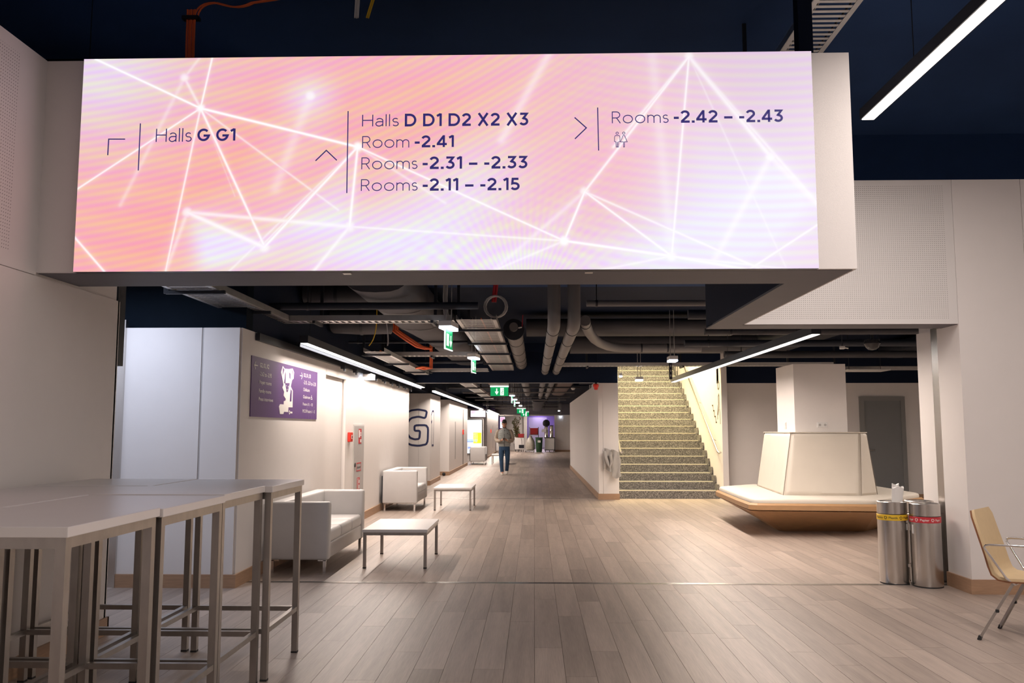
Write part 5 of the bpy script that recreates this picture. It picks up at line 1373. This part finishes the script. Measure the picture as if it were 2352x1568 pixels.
for x in (6.05, 6.65): MB().tube([(x, 16.7, 2.62), (x, 16.7, 3.3)], 0.005, 6).build('hanger', 'black', ap)
t = thing('ceiling_box', 'small white junction box under the right ceiling', 'box', (4.1, 11.7, 2.57))
MB().rbox(4.13, 4.19, 11.67, 11.73, 2.57, 2.61, 0.004, 1).build('box_body', 'white', t)
MB().tube([(4.16, 11.7, 2.6), (4.16, 11.7, 3.3)], 0.006, 6).build('conduit', 'black', t)
MB().tube([(4.19, 11.7, 2.59), (4.24, 11.7, 2.58)], 0.01, 8).build('gland', 'galv', t)
hb = thing('hanging_bracket', 'black slotted bracket hanging before the stair flight', 'bracket', (2.55, 16.2, 2.5))
MB().box(2.53, 2.585, 16.18, 16.21, 2.42, 3.3).build('channel', 'black', hb)
for k in range(4): MB().box(2.548, 2.567, 16.176, 16.18, 2.47 + k * 0.09, 2.51 + k * 0.09).build('slot', 'galv', hb)
fx = thing('ceiling_sensor', 'round sensor below the ceiling right of the far corridor', 'sensor', (0.75, 20.4, 2.4))
MB().lathe([(0, 0.05), (0.05, 0.05), (0.055, 0.03), (0.03, 0.0), (0, -0.005)], (0.95, 21.0, 2.44), 16).build('sensor_body', 'white', fx, True)
MB().tube([(0.95, 21.0, 2.49), (0.95, 21.0, 2.8)], 0.008, 8).build('stem', 'black', fx)

# ================================================================== LIT POSTER SCREENS FAR LEFT
def poster(label, x0, x1, y, z0, z1, items, base_rgb, st):
    t = thing('poster_screen', label, 'screen', ((x0 + x1) / 2, y, z0))
    MB().box(x0 - 0.03, x1 + 0.03, y + 0.001, y + 0.08, z0 - 0.03, z1 + 0.03).build('casing', 'black', t)
    f = MB().box(x0, x1, y - 0.004, y + 0.001, z0, z1).build('screen_face', emis('poster_light', base_rgb, st), t)
    for (u0, u1, v0, v1, c) in items:
        Q = Plane(lambda u, v: (x0 + (x1 - x0) * u, y - 0.004, z0 + (z1 - z0) * v), (0, -1, 0))
        fill(rect(u0, u1, v0, v1), Q, 0.003).build('poster_block', emis('poster_colour', c, st), f)
    return t
poster('tall lit poster screen with yellow block beside the third sofa', -3.2, -2.47, 40.9, 0.35, 1.92, ((0.3, 0.9, 0.72, 0.92, (0.85, 0.88, 1.0)), (0.45, 0.98, 0.30, 0.62, (0.9, 0.85, 0.02)), (0.05, 0.75, 0.36, 0.6, (0.8, 0.85, 1.0)), (0.05, 0.7, 0.33, 0.42, (0.3, 0.42, 0.9)), (0.1, 0.7, 0.14, 0.2, (0.3, 0.4, 0.85))), (0.9, 0.95, 1.0), 0.40)
poster('small pink lit panel above the tall poster screen', -3.0, -2.30, 40.9, 2.06, 2.36, ((0.05, 0.6, 0.5, 0.95, (1.0, 0.6, 0.7)), (0.1, 0.9, 0.15, 0.3, (0.8, 0.78, 1.0))), (1.0, 0.78, 0.88), 0.5)
poster('narrow lit panel at the far end of the left wall', -2.36, -2.02, 60.0, 1.55, 2.33, ((0.1, 0.9, 0.55, 0.95, (0.85, 0.4, 0.6)),), (0.85, 0.8, 1.0), 0.5)

# ================================================================== PERSON
def skin_mesh(verts, edges, radii, root=0, sub=1):
    me = bpy.data.meshes.new('skin_tmp'); me.from_pydata(verts, edges, [])
    ob = bpy.data.objects.new('skin_tmp', me); COL.objects.link(ob)
    md = ob.modifiers.new('s', 'SKIN'); md.use_smooth_shade = True
    for i, r in enumerate(radii):
        v = me.skin_vertices[0].data[i]; v.radius = (r, r) if isinstance(r, (int, float)) else r
        v.use_root = (i == root)
    sb = ob.modifiers.new('d', 'SUBSURF'); sb.levels = sub; sb.render_levels = sub
    dg = bpy.context.evaluated_depsgraph_get()
    out = bpy.data.meshes.new_from_object(ob.evaluated_get(dg))
    mb = MB(); mb.add([v.co[:] for v in out.vertices], [tuple(p.vertices) for p in out.polygons])
    bpy.data.objects.remove(ob); bpy.data.meshes.remove(out)
    return mb
ps = thing('person', 'person in pale quilted vest, beige sleeves and blue jeans walking, looking at a phone', 'person', (-0.98, 28.6, 0), local=True)
def ell(cx, cy, cz, rx, ry, n=18, tilt=0.0):
    return [(cx + rx * math.cos(a), cy + ry * math.sin(a), cz + tilt * math.sin(a)) for a in [k * 2 * math.pi / n for k in range(n)]]
# x = image right, -y = towards the viewer
V_ = [(0, 0, 0.98), (0, 0.0, 1.16), (0, -0.005, 1.36), (0, -0.015, 1.50), (0, -0.045, 1.57),
      (-0.17, 0.0, 1.43), (-0.265, 0.02, 1.17), (-0.145, -0.20, 1.10), (-0.075, -0.27, 1.135),
      (0.17, 0.0, 1.43), (0.265, 0.02, 1.17), (0.145, -0.20, 1.10), (0.075, -0.27, 1.135),
      (-0.085, 0, 0.92), (-0.085, -0.06, 0.50), (-0.06, -0.10, 0.09), (0.085, 0, 0.92), (0.09, 0.02, 0.50), (0.065, 0.20, 0.13),
      (-0.06, -0.20, 0.04), (0.07, 0.12, 0.04)]
E_ = [(0, 1), (1, 2), (2, 3), (3, 4), (2, 5), (5, 6), (6, 7), (7, 8), (2, 9), (9, 10), (10, 11), (11, 12), (0, 13), (13, 14), (14, 15), (0, 16), (16, 17), (17, 18), (15, 19), (18, 20)]
Rr = [0.13, 0.12, 0.13, 0.06, 0.052, 0.06, 0.042, 0.03, 0.03, 0.06, 0.042, 0.03, 0.03, 0.08, 0.055, 0.04, 0.08, 0.055, 0.04, 0.03, 0.03]
body = skin_mesh(V_, E_, Rr)
# head: bowed, lofted with brow, nose and chin, in the same mesh
hc = Vector((0, -0.075, 1.665)); tilt = R(24)
def hp(x, y, z):
    y2 = y * math.cos(tilt) - (-z) * -math.sin(tilt); z2 = z * math.cos(tilt) + y * math.sin(tilt)
    y2 = y * math.cos(tilt) - z * math.sin(tilt)
    return (hc.x + x, hc.y + y2, hc.z + z2)
prof = [(-0.118, 0.030, 0.030, -0.045), (-0.105, 0.048, 0.055, -0.035), (-0.075, 0.062, 0.078, -0.015), (-0.04, 0.069, 0.088, 0.0), (0.0, 0.074, 0.094, 0.004), (0.045, 0.076, 0.097, 0.008), (0.085, 0.066, 0.085, 0.010), (0.11, 0.042, 0.055, 0.010), (0.122, 0.012, 0.016, 0.010)]
rings = []
for z, rx, ry, cy in prof:
    ring_ = []
    for k in range(20):
        a = k * 2 * math.pi / 20
        x, y = rx * math.cos(a), cy + ry * math.sin(a)
        if math.sin(a) < -0.75 and -0.06 < z < 0.01: y -= 0.012 * (-(math.sin(a)) - 0.75) / 0.25
        ring_.append(hp(x, y, z))
    rings.append(ring_)
body.loft(rings)
nose = [hp(0, -0.088, 0.01), hp(-0.013, -0.092, -0.035), hp(0.013, -0.092, -0.035), hp(0, -0.118, -0.032), hp(0, -0.088, -0.045)]
body.add(nose, [(0, 1, 3), (0, 3, 2), (1, 4, 3), (2, 3, 4)])
for s_ in (-1, 1):
    e = hp(s_ * 0.076, 0.005, -0.005); body.ball(e, (0.012, 0.022, 0.032), 10, 6)
# hands: palm, four fingers, thumb
for s_ in (-1, 1):
    px = s_ * 0.058
    Vh = [(s_ * 0.10, -0.255, 1.128), (px, -0.285, 1.14)]; Eh = [(0, 1)]; Rh = [0.026, 0.030]
    for k in range(4):
        b0 = len(Vh)
        zz = 1.125 + k * 0.018
        ln_ = (0.8, 0.95, 1.0, 0.9)[k]
        Vh += [(px - s_ * 0.018, -0.305 + 0.004 * k, zz), (px - s_ * 0.045 * ln_, -0.318, zz + 0.004), (px - s_ * 0.062 * ln_, -0.308, zz + 0.006)]
        Eh += [(1, b0), (b0, b0 + 1), (b0 + 1, b0 + 2)]; Rh += [0.0095, 0.0085, 0.0075]
    b0 = len(Vh)
    Vh += [(px - s_ * 0.005, -0.270, 1.175), (px - s_ * 0.03, -0.285, 1.195)]
    Eh += [(1, b0), (b0, b0 + 1)]; Rh += [0.011, 0.009]
    h_ = skin_mesh(Vh, Eh, Rh, 1)
    body.add(h_.v, h_.f)
bo = body.build('body', 'skin', ps, True)
for s_ in (-1, 1):
    MB().ball(hp(s_ * 0.030, -0.086, 0.008), (0.012, 0.008, 0.005), 8, 5).build('eye', 'rubber', bo)
    MB().bar(hp(s_ * 0.015, -0.092, 0.026), hp(s_ * 0.048, -0.083, 0.026), 0.006, 0.007).build('eyebrow', 'hair', bo)
MB().bar(hp(-0.02, -0.092, -0.065), hp(0.02, -0.092, -0.065), 0.006, 0.006).build('mouth', 'redprint', bo)
hr = []
for z, rx, ry, cy in ((0.0, 0.080, 0.088, 0.028), (0.03, 0.082, 0.094, 0.022), (0.06, 0.081, 0.104, 0.010), (0.095, 0.072, 0.097, 0.006), (0.125, 0.052, 0.072, 0.006), (0.142, 0.018, 0.024, 0.008)):
    hr.append([hp(rx * math.cos(a) * (1 + 0.02 * math.sin(7 * a)), cy + ry * math.sin(a), z + 0.006 * math.sin(5 * a)) for a in [k * 2 * math.pi / 22 for k in range(22)]])
MB().loft(hr).build('hair', 'hair', ps, True)
MB().tube([hp(-0.058, -0.04, -0.07), hp(-0.035, -0.075, -0.105), hp(0, -0.088, -0.115), hp(0.035, -0.075, -0.105), hp(0.058, -0.04, -0.07)], 0.012, 8).build('beard', 'hair', ps, True)
# quilted vest
vr = []
NV = 34
for i in range(NV + 1):
    f = i / NV; z = 0.92 + 0.565 * f
    rx = 0.185 + 0.03 * math.sin(min(1, f * 1.15) * math.pi * 0.55); ry = 0.125 + 0.015 * math.sin(f * math.pi)
    if f > 0.80: k = (f - 0.80) / 0.20; rx *= 1 - 0.42 * k ** 1.8; ry *= 1 - 0.25 * k
    q = 0.010 * abs(math.sin(f * math.pi * 8.5))
    vr.append(ell(0, -0.005 - 0.01 * f, z, rx + q, ry + q, 26))
MB().loft(vr).build('vest', 'vest', ps, True)
vc = [ell(0, -0.03, 1.47, 0.082, 0.078, 18, 0.01), ell(0, -0.035, 1.535, 0.074, 0.072, 18, 0.012), ell(0, -0.035, 1.535, 0.062, 0.06, 18, 0.012)]
MB().loft(vc, False).build('collar', 'vest', ps, True)
MB().bar((0, -0.142, 0.93), (0, -0.168, 1.20), 0.012, 0.012).bar((0, -0.168, 1.20), (0, -0.125, 1.47), 0.012, 0.012).build('zip', 'rubber', ps)
MB().box(0.09, 0.115, -0.150, -0.142, 1.335, 1.36).build('chest_patch', 'rubber', ps)
for s_ in (-1, 1):
    path = [(s_ * 0.165, -0.005, 1.44), (s_ * 0.215, 0.0, 1.38), (s_ * 0.255, 0.015, 1.26), (s_ * 0.275, 0.015, 1.165), (s_ * 0.245, -0.05, 1.11), (s_ * 0.19, -0.14, 1.095), (s_ * 0.13, -0.215, 1.11), (s_ * 0.105, -0.245, 1.125)]
    MB().tube(path, [0.075, 0.075, 0.066, 0.06, 0.060, 0.052, 0.043, 0.04], 14).build('sleeve', 'sleeve', ps, True)
# jeans
mbj = MB().loft([ell(0, 0, 0.80, 0.165, 0.115), ell(0, 0, 0.90, 0.178, 0.122), ell(0, -0.003, 0.97, 0.168, 0.115)])
lp = [[(-0.088, 0, 0.90), (-0.095, -0.03, 0.70), (-0.098, -0.07, 0.50), (-0.085, -0.085, 0.30), (-0.07, -0.09, 0.10)], [(0.088, 0, 0.90), (0.098, 0.01, 0.70), (0.105, 0.015, 0.50), (0.09, 0.10, 0.30), (0.072, 0.19, 0.13)]]
for p_ in lp: mbj.tube(p_, [0.092, 0.09, 0.07, 0.062, 0.058], 16)
mbj.build('jeans', 'jeans', ps, True)
def shoe(x, y, z, pitch, yaw):
    pr = [(-0.09, 0.034, 0.07), (-0.06, 0.04, 0.085), (-0.01, 0.042, 0.08), (0.06, 0.045, 0.06), (0.12, 0.042, 0.045), (0.165, 0.022, 0.03)]
    rg = []
    for f, hw, hh in pr:
        r_ = []
        for k in range(14):
            a = k * 2 * math.pi / 14
            zz = (hh / 2) * (1 + math.copysign(abs(math.sin(a)) ** 0.6, math.sin(a))); xx = hw * math.copysign(abs(math.cos(a)) ** 0.6, math.cos(a))
            yy = -f; y2 = yy * math.cos(pitch) - zz * math.sin(pitch); z2 = zz * math.cos(pitch) + yy * math.sin(pitch)
            r_.append((x + xx, y + y2, z + z2))
        rg.append(r_)
    MB().loft(rg).build('shoe', 'shoe', ps, True)
shoe(-0.07, -0.10, 0.0, 0.0, 0); shoe(0.075, 0.20, 0.075, R(24), 0)
ph = thing('mobile_phone', 'dark phone held in both hands of the walking person', 'phone', (-0.98, 28.6 - 0.315, 1.15), local=True)
MB().rbox(-0.036, 0.036, -0.006, 0.004, -0.02, 0.055, 0.003, 2).build('phone_body', 'rubber', ph)
MB().box(-0.033, 0.033, 0.004, 0.0052, -0.016, 0.051).build('phone_screen', 'glass', ph)

# ================================================================== FAR END OF THE CORRIDOR
cart = thing('service_cart', 'white wheeled cart with a dark red crate on it at the corridor end', 'cart', (-1.0, 57.0, 0))
MB().rbox(-1.27, -0.64, 56.7, 57.3, 0.16, 0.92, 0.02, 2).build('cart_body', 'white', cart)
MB().box(-1.0, -0.66, 56.685, 56.70, 0.24, 0.46).build('control_box', 'black', cart)
MB().tube([(-0.86, 56.69, 0.9), (-0.82, 56.66, 0.75), (-0.80, 56.68, 0.48)], 0.008, 6).build('cable', 'rubber', cart)
for x in (-1.20, -1.02, -0.84, -0.70): MB().tube([(x - 0.015, 56.78, 0.06), (x + 0.015, 56.78, 0.06)], 0.058, 14).tube([(x, 56.78, 0.06), (x, 56.78, 0.17)], 0.014, 6).build('castor', 'rubber', cart)
def crate(label, x0, x1, y0, y1, z0, z1, m):
    t = thing('crate', label, 'crate', ((x0 + x1) / 2, (y0 + y1) / 2, z0))
    MB().box(x0, x1, y0, y0 + 0.02, z0, z1).box(x0, x1, y1 - 0.02, y1, z0, z1).box(x0, x0 + 0.02, y0, y1, z0, z1).box(x1 - 0.02, x1, y0, y1, z0, z1).box(x0, x1, y0, y1, z0, z0 + 0.02).build('crate_body', m, t)
    q = [(x0 - 0.015, y0 - 0.015), (x1 + 0.015, y0 - 0.015), (x1 + 0.015, y1 + 0.015), (x0 - 0.015, y1 + 0.015)]; q2 = [(x0, y0), (x1, y0), (x1, y1), (x0, y1)]
    MB().loft([[(a, b, z1 - 0.05) for a, b in q2], [(a, b, z1 - 0.05) for a, b in q], [(a, b, z1) for a, b in q], [(a, b, z1) for a, b in q2]], False).build('crate_rim', m, t)
crate('dark red crate on the white cart far down the corridor', -1.05, -0.66, 56.75, 57.25, 0.925, 1.17, 'darkred')
bg = thing('waste_bag', 'big translucent waste bag slumped before the red crate trolley', 'bag', (-0.27, 56.6, 0))
rings = []
for z, r in ((0.12, 0.26), (0.18, 0.36), (0.4, 0.40), (0.65, 0.36), (0.85, 0.24), (0.97, 0.12), (1.05, 0.15)):
    rings.append([(-0.25 + 0.78 * r * math.cos(a) * (1 + 0.07 * math.sin(5 * a + z * 9)), 56.55 + 0.7 * r * math.sin(a) * (1 + 0.06 * math.sin(4 * a)), z + 0.02 * math.sin(3 * a)) for a in [k * 2 * math.pi / 24 for k in range(24)]])
MB().loft(rings).build('bag_body', 'bag', bg, True)
MB().box(-0.62, 0.05, 56.2, 56.95, 0.06, 0.11).build('trolley_board', 'greycable', bg)
for x in (-0.55, -0.02): MB().tube([(x - 0.02, 56.3, 0.05), (x + 0.02, 56.3, 0.05)], 0.05, 12).tube([(x - 0.02, 56.85, 0.05), (x + 0.02, 56.85, 0.05)], 0.05, 12).build('castor', 'rubber', bg)
tr = thing('crate_trolley', 'tall metal trolley frame behind the waste bag', 'trolley', (-0.02, 57.4, 0))
for x in (-0.30, 0.28):
    MB().tube([(x, 57.2, 0.0), (x, 57.2, 1.62)], 0.018, 8).build('upright', 'black', tr)
    MB().tube([(x, 57.8, 0.0), (x, 57.8, 1.35)], 0.018, 8).build('upright', 'black', tr)
for z in (0.4, 1.08): MB().box(-0.30, 0.28, 57.2, 57.8, z, z + 0.03).build('shelf', 'galv', tr)
crate('dark red crate on the tall trolley far down the corridor', -0.26, 0.26, 57.22, 57.78, 1.115, 1.55, 'darkred')
gb = thing('green_bin', 'dark green plastic bin with pale label beside the waste bag', 'bin', (0.32, 56.4, 0))
MB().lathe([(0.17, 0.02), (0.19, 0.05), (0.235, 0.90), (0.255, 0.92), (0.255, 0.95), (0.20, 0.955), (0.18, 0.3), (0.0, 0.3)], (0.32, 56.3, 0), 24).build('bin_body', 'green', gb, True)
MB().box(0.23, 0.41, 56.055, 56.075, 0.62, 0.76).build('bin_label', 'print_white', gb)
MB().lathe([(0.0, 0.0), (0.175, 0.0), (0.175, 0.03)], (0.32, 56.3, 0), 24).build('bin_foot', 'green', gb)
cb = thing('rolling_cabinet', 'white rolling cabinet with black top at the corridor end', 'cabinet', (0.98, 56.8, 0))
MB().rbox(0.70, 1.32, 56.55, 57.15, 0.14, 0.90, 0.01, 1).build('cabinet_body', 'white', cb)
MB().box(0.66, 1.36, 56.5, 57.2, 0.90, 0.95).build('cabinet_top', 'rubber', cb)
MB().box(1.32, 1.36, 56.52, 57.18, 0.06, 0.90).build('side_frame', 'rubber', cb)
MB().box(0.66, 1.36, 56.52, 57.18, 0.10, 0.14).build('base_frame', 'rubber', cb)
for x in (0.74, 1.0, 1.28): MB().tube([(x - 0.02, 56.62, 0.05), (x + 0.02, 56.62, 0.05)], 0.05, 12).build('castor', 'rubber', cb)
def urn(label, x, y, z0, r, h):
    t = thing('coffee_urn', label, 'urn', (x, y, z0))
    MB().lathe([(0, 0), (r, 0), (r, 0.03), (r * 0.96, 0.04), (r * 0.96, h * 0.5), (r, h * 0.52), (r * 0.96, h * 0.54), (r * 0.96, h - 0.06), (r, h - 0.05)], (x, y, z0), 20).build('urn_body', 'steel', t, True)
    MB().lathe([(r, h - 0.05), (r * 0.9, h - 0.01), (0, h)], (x, y, z0), 20).build('urn_lid', 'rubber', t, True)
    MB().tube([(x, y - r, z0 + 0.1), (x, y - r - 0.08, z0 + 0.1), (x, y - r - 0.08, z0 + 0.06)], 0.015, 8).build('tap', 'rubber', t)
urn('steel urn on the white rolling cabinet, left one', 0.80, 56.85, 0.952, 0.125, 0.72)
urn('steel urn on the white rolling cabinet, right one', 1.14, 56.85, 0.952, 0.135, 0.78)
u2 = thing('paper_note', 'white notice taped to the left steel urn', 'paper', (0.62, 56.70, 1.3))
MB().box(0.50, 0.80, 56.705, 56.715, 1.28, 1.48).build('sheet', 'paper', u2)
bb = thing('black_bag', 'black bag heaped on top of the left urn', 'bag', (0.62, 56.85, 1.67))
MB().loft([[(0.80 + r * math.cos(a) * (1 + 0.12 * math.sin(4 * a + z)), 56.85 + r * math.sin(a) * (1 + 0.1 * math.cos(3 * a)), z) for a in [k * 2 * math.pi / 18 for k in range(18)]] for z, r in ((1.672, 0.13), (1.75, 0.20), (1.9, 0.21), (2.02, 0.17), (2.1, 0.06))]).build('bag_body', 'rubber', bb, True)
# plant
pl_ = thing('potted_plant', 'tall leafy olive green plant behind the walking person', 'plant', (-1.15, 59.5, 0))
MB().lathe([(0, 0), (0.2, 0), (0.26, 0.5), (0.24, 0.5), (0.22, 0.45), (0, 0.45)], (-1.15, 59.5, 0), 18).build('pot', 'greycable', pl_, True)
rr = random.Random(5)
mbl = MB(); mbs_ = MB()
for k in range(9):
    a = rr.random() * 6.28; R0 = 0.1 + 0.25 * rr.random(); top = 1.5 + 0.85 * rr.random()
    tip = (-1.15 + R0 * math.cos(a), 59.5 + R0 * math.sin(a), top)
    mbs_.tube([(-1.15, 59.5, 0.45), (-1.15 + R0 * 0.4 * math.cos(a), 59.5 + R0 * 0.4 * math.sin(a), (0.45 + top) / 2), tip], 0.012, 5)
    for q in range(34):
        f = 0.35 + 0.65 * rr.random()
        c = Vector((-1.15 + R0 * f * math.cos(a), 59.5 + R0 * f * math.sin(a), 0.45 + (top - 0.45) * f))
        d = Vector((rr.uniform(-1, 1), rr.uniform(-1, 1), rr.uniform(-0.3, 0.8))).normalized()
        s_ = d.cross(Vector((rr.uniform(-1, 1), rr.uniform(-1, 1), rr.uniform(-1, 1)))).normalized() * 0.03
        l_ = 0.12 + 0.1 * rr.random()
        mbl.add([c, c + d * l_ * 0.5 + s_, c + d * l_, c + d * l_ * 0.5 - s_ + Vector((0, 0, 0.01))], [(0, 1, 2, 3)])
mbs_.build('stem', 'ply', pl_)
o = mbl.build('foliage', 'leaf', pl_); o['kind'] = 'stuff'
linear_lamp('violet tinted lamp strip behind the far corridor end', 0.4, 66, 69.6, 2.9, emis('violet_lamp', (0.62, 0.50, 1.0), 2.0), wd=0.2, zr=3.15, rods=(67,), power=7, rgb=(0.62, 0.50, 1.0))
linear_lamp('white lamp strip over the carts at the far corridor end', 0.2, 59.5, 64.5, 2.7, 'lamp', wd=0.1, zr=3.15, rods=(61,), power=P_CORR)
# door stop balls low on the wall by the lettered panel
for k, (x, y, z) in enumerate(((-2.86, 25.95, 0.06), (-2.9, 27.9, 0.055), (-2.86, 25.95, 2.08))):
    t = thing('door_stop', ('black round door stop on the floor behind the lettered panel', 'black round door stop near the next wall panel', 'small black camera ball high beside the lettered panel')[k], 'door stop' if k < 2 else 'camera', (x, y, 0 if k < 2 else z))
    MB().ball((x, y, z), 0.055 if k < 2 else 0.06, 14, 8).build('ball', 'rubber', t, True)
    if k < 2: MB().tube([(x, y, 0), (x, y, 0.02)], 0.04, 14).build('base_plate', 'rubber', t)
    else: MB().tube([(x, y, z), (x, 25.7, z)], 0.02, 8).build('bracket', 'rubber', t)
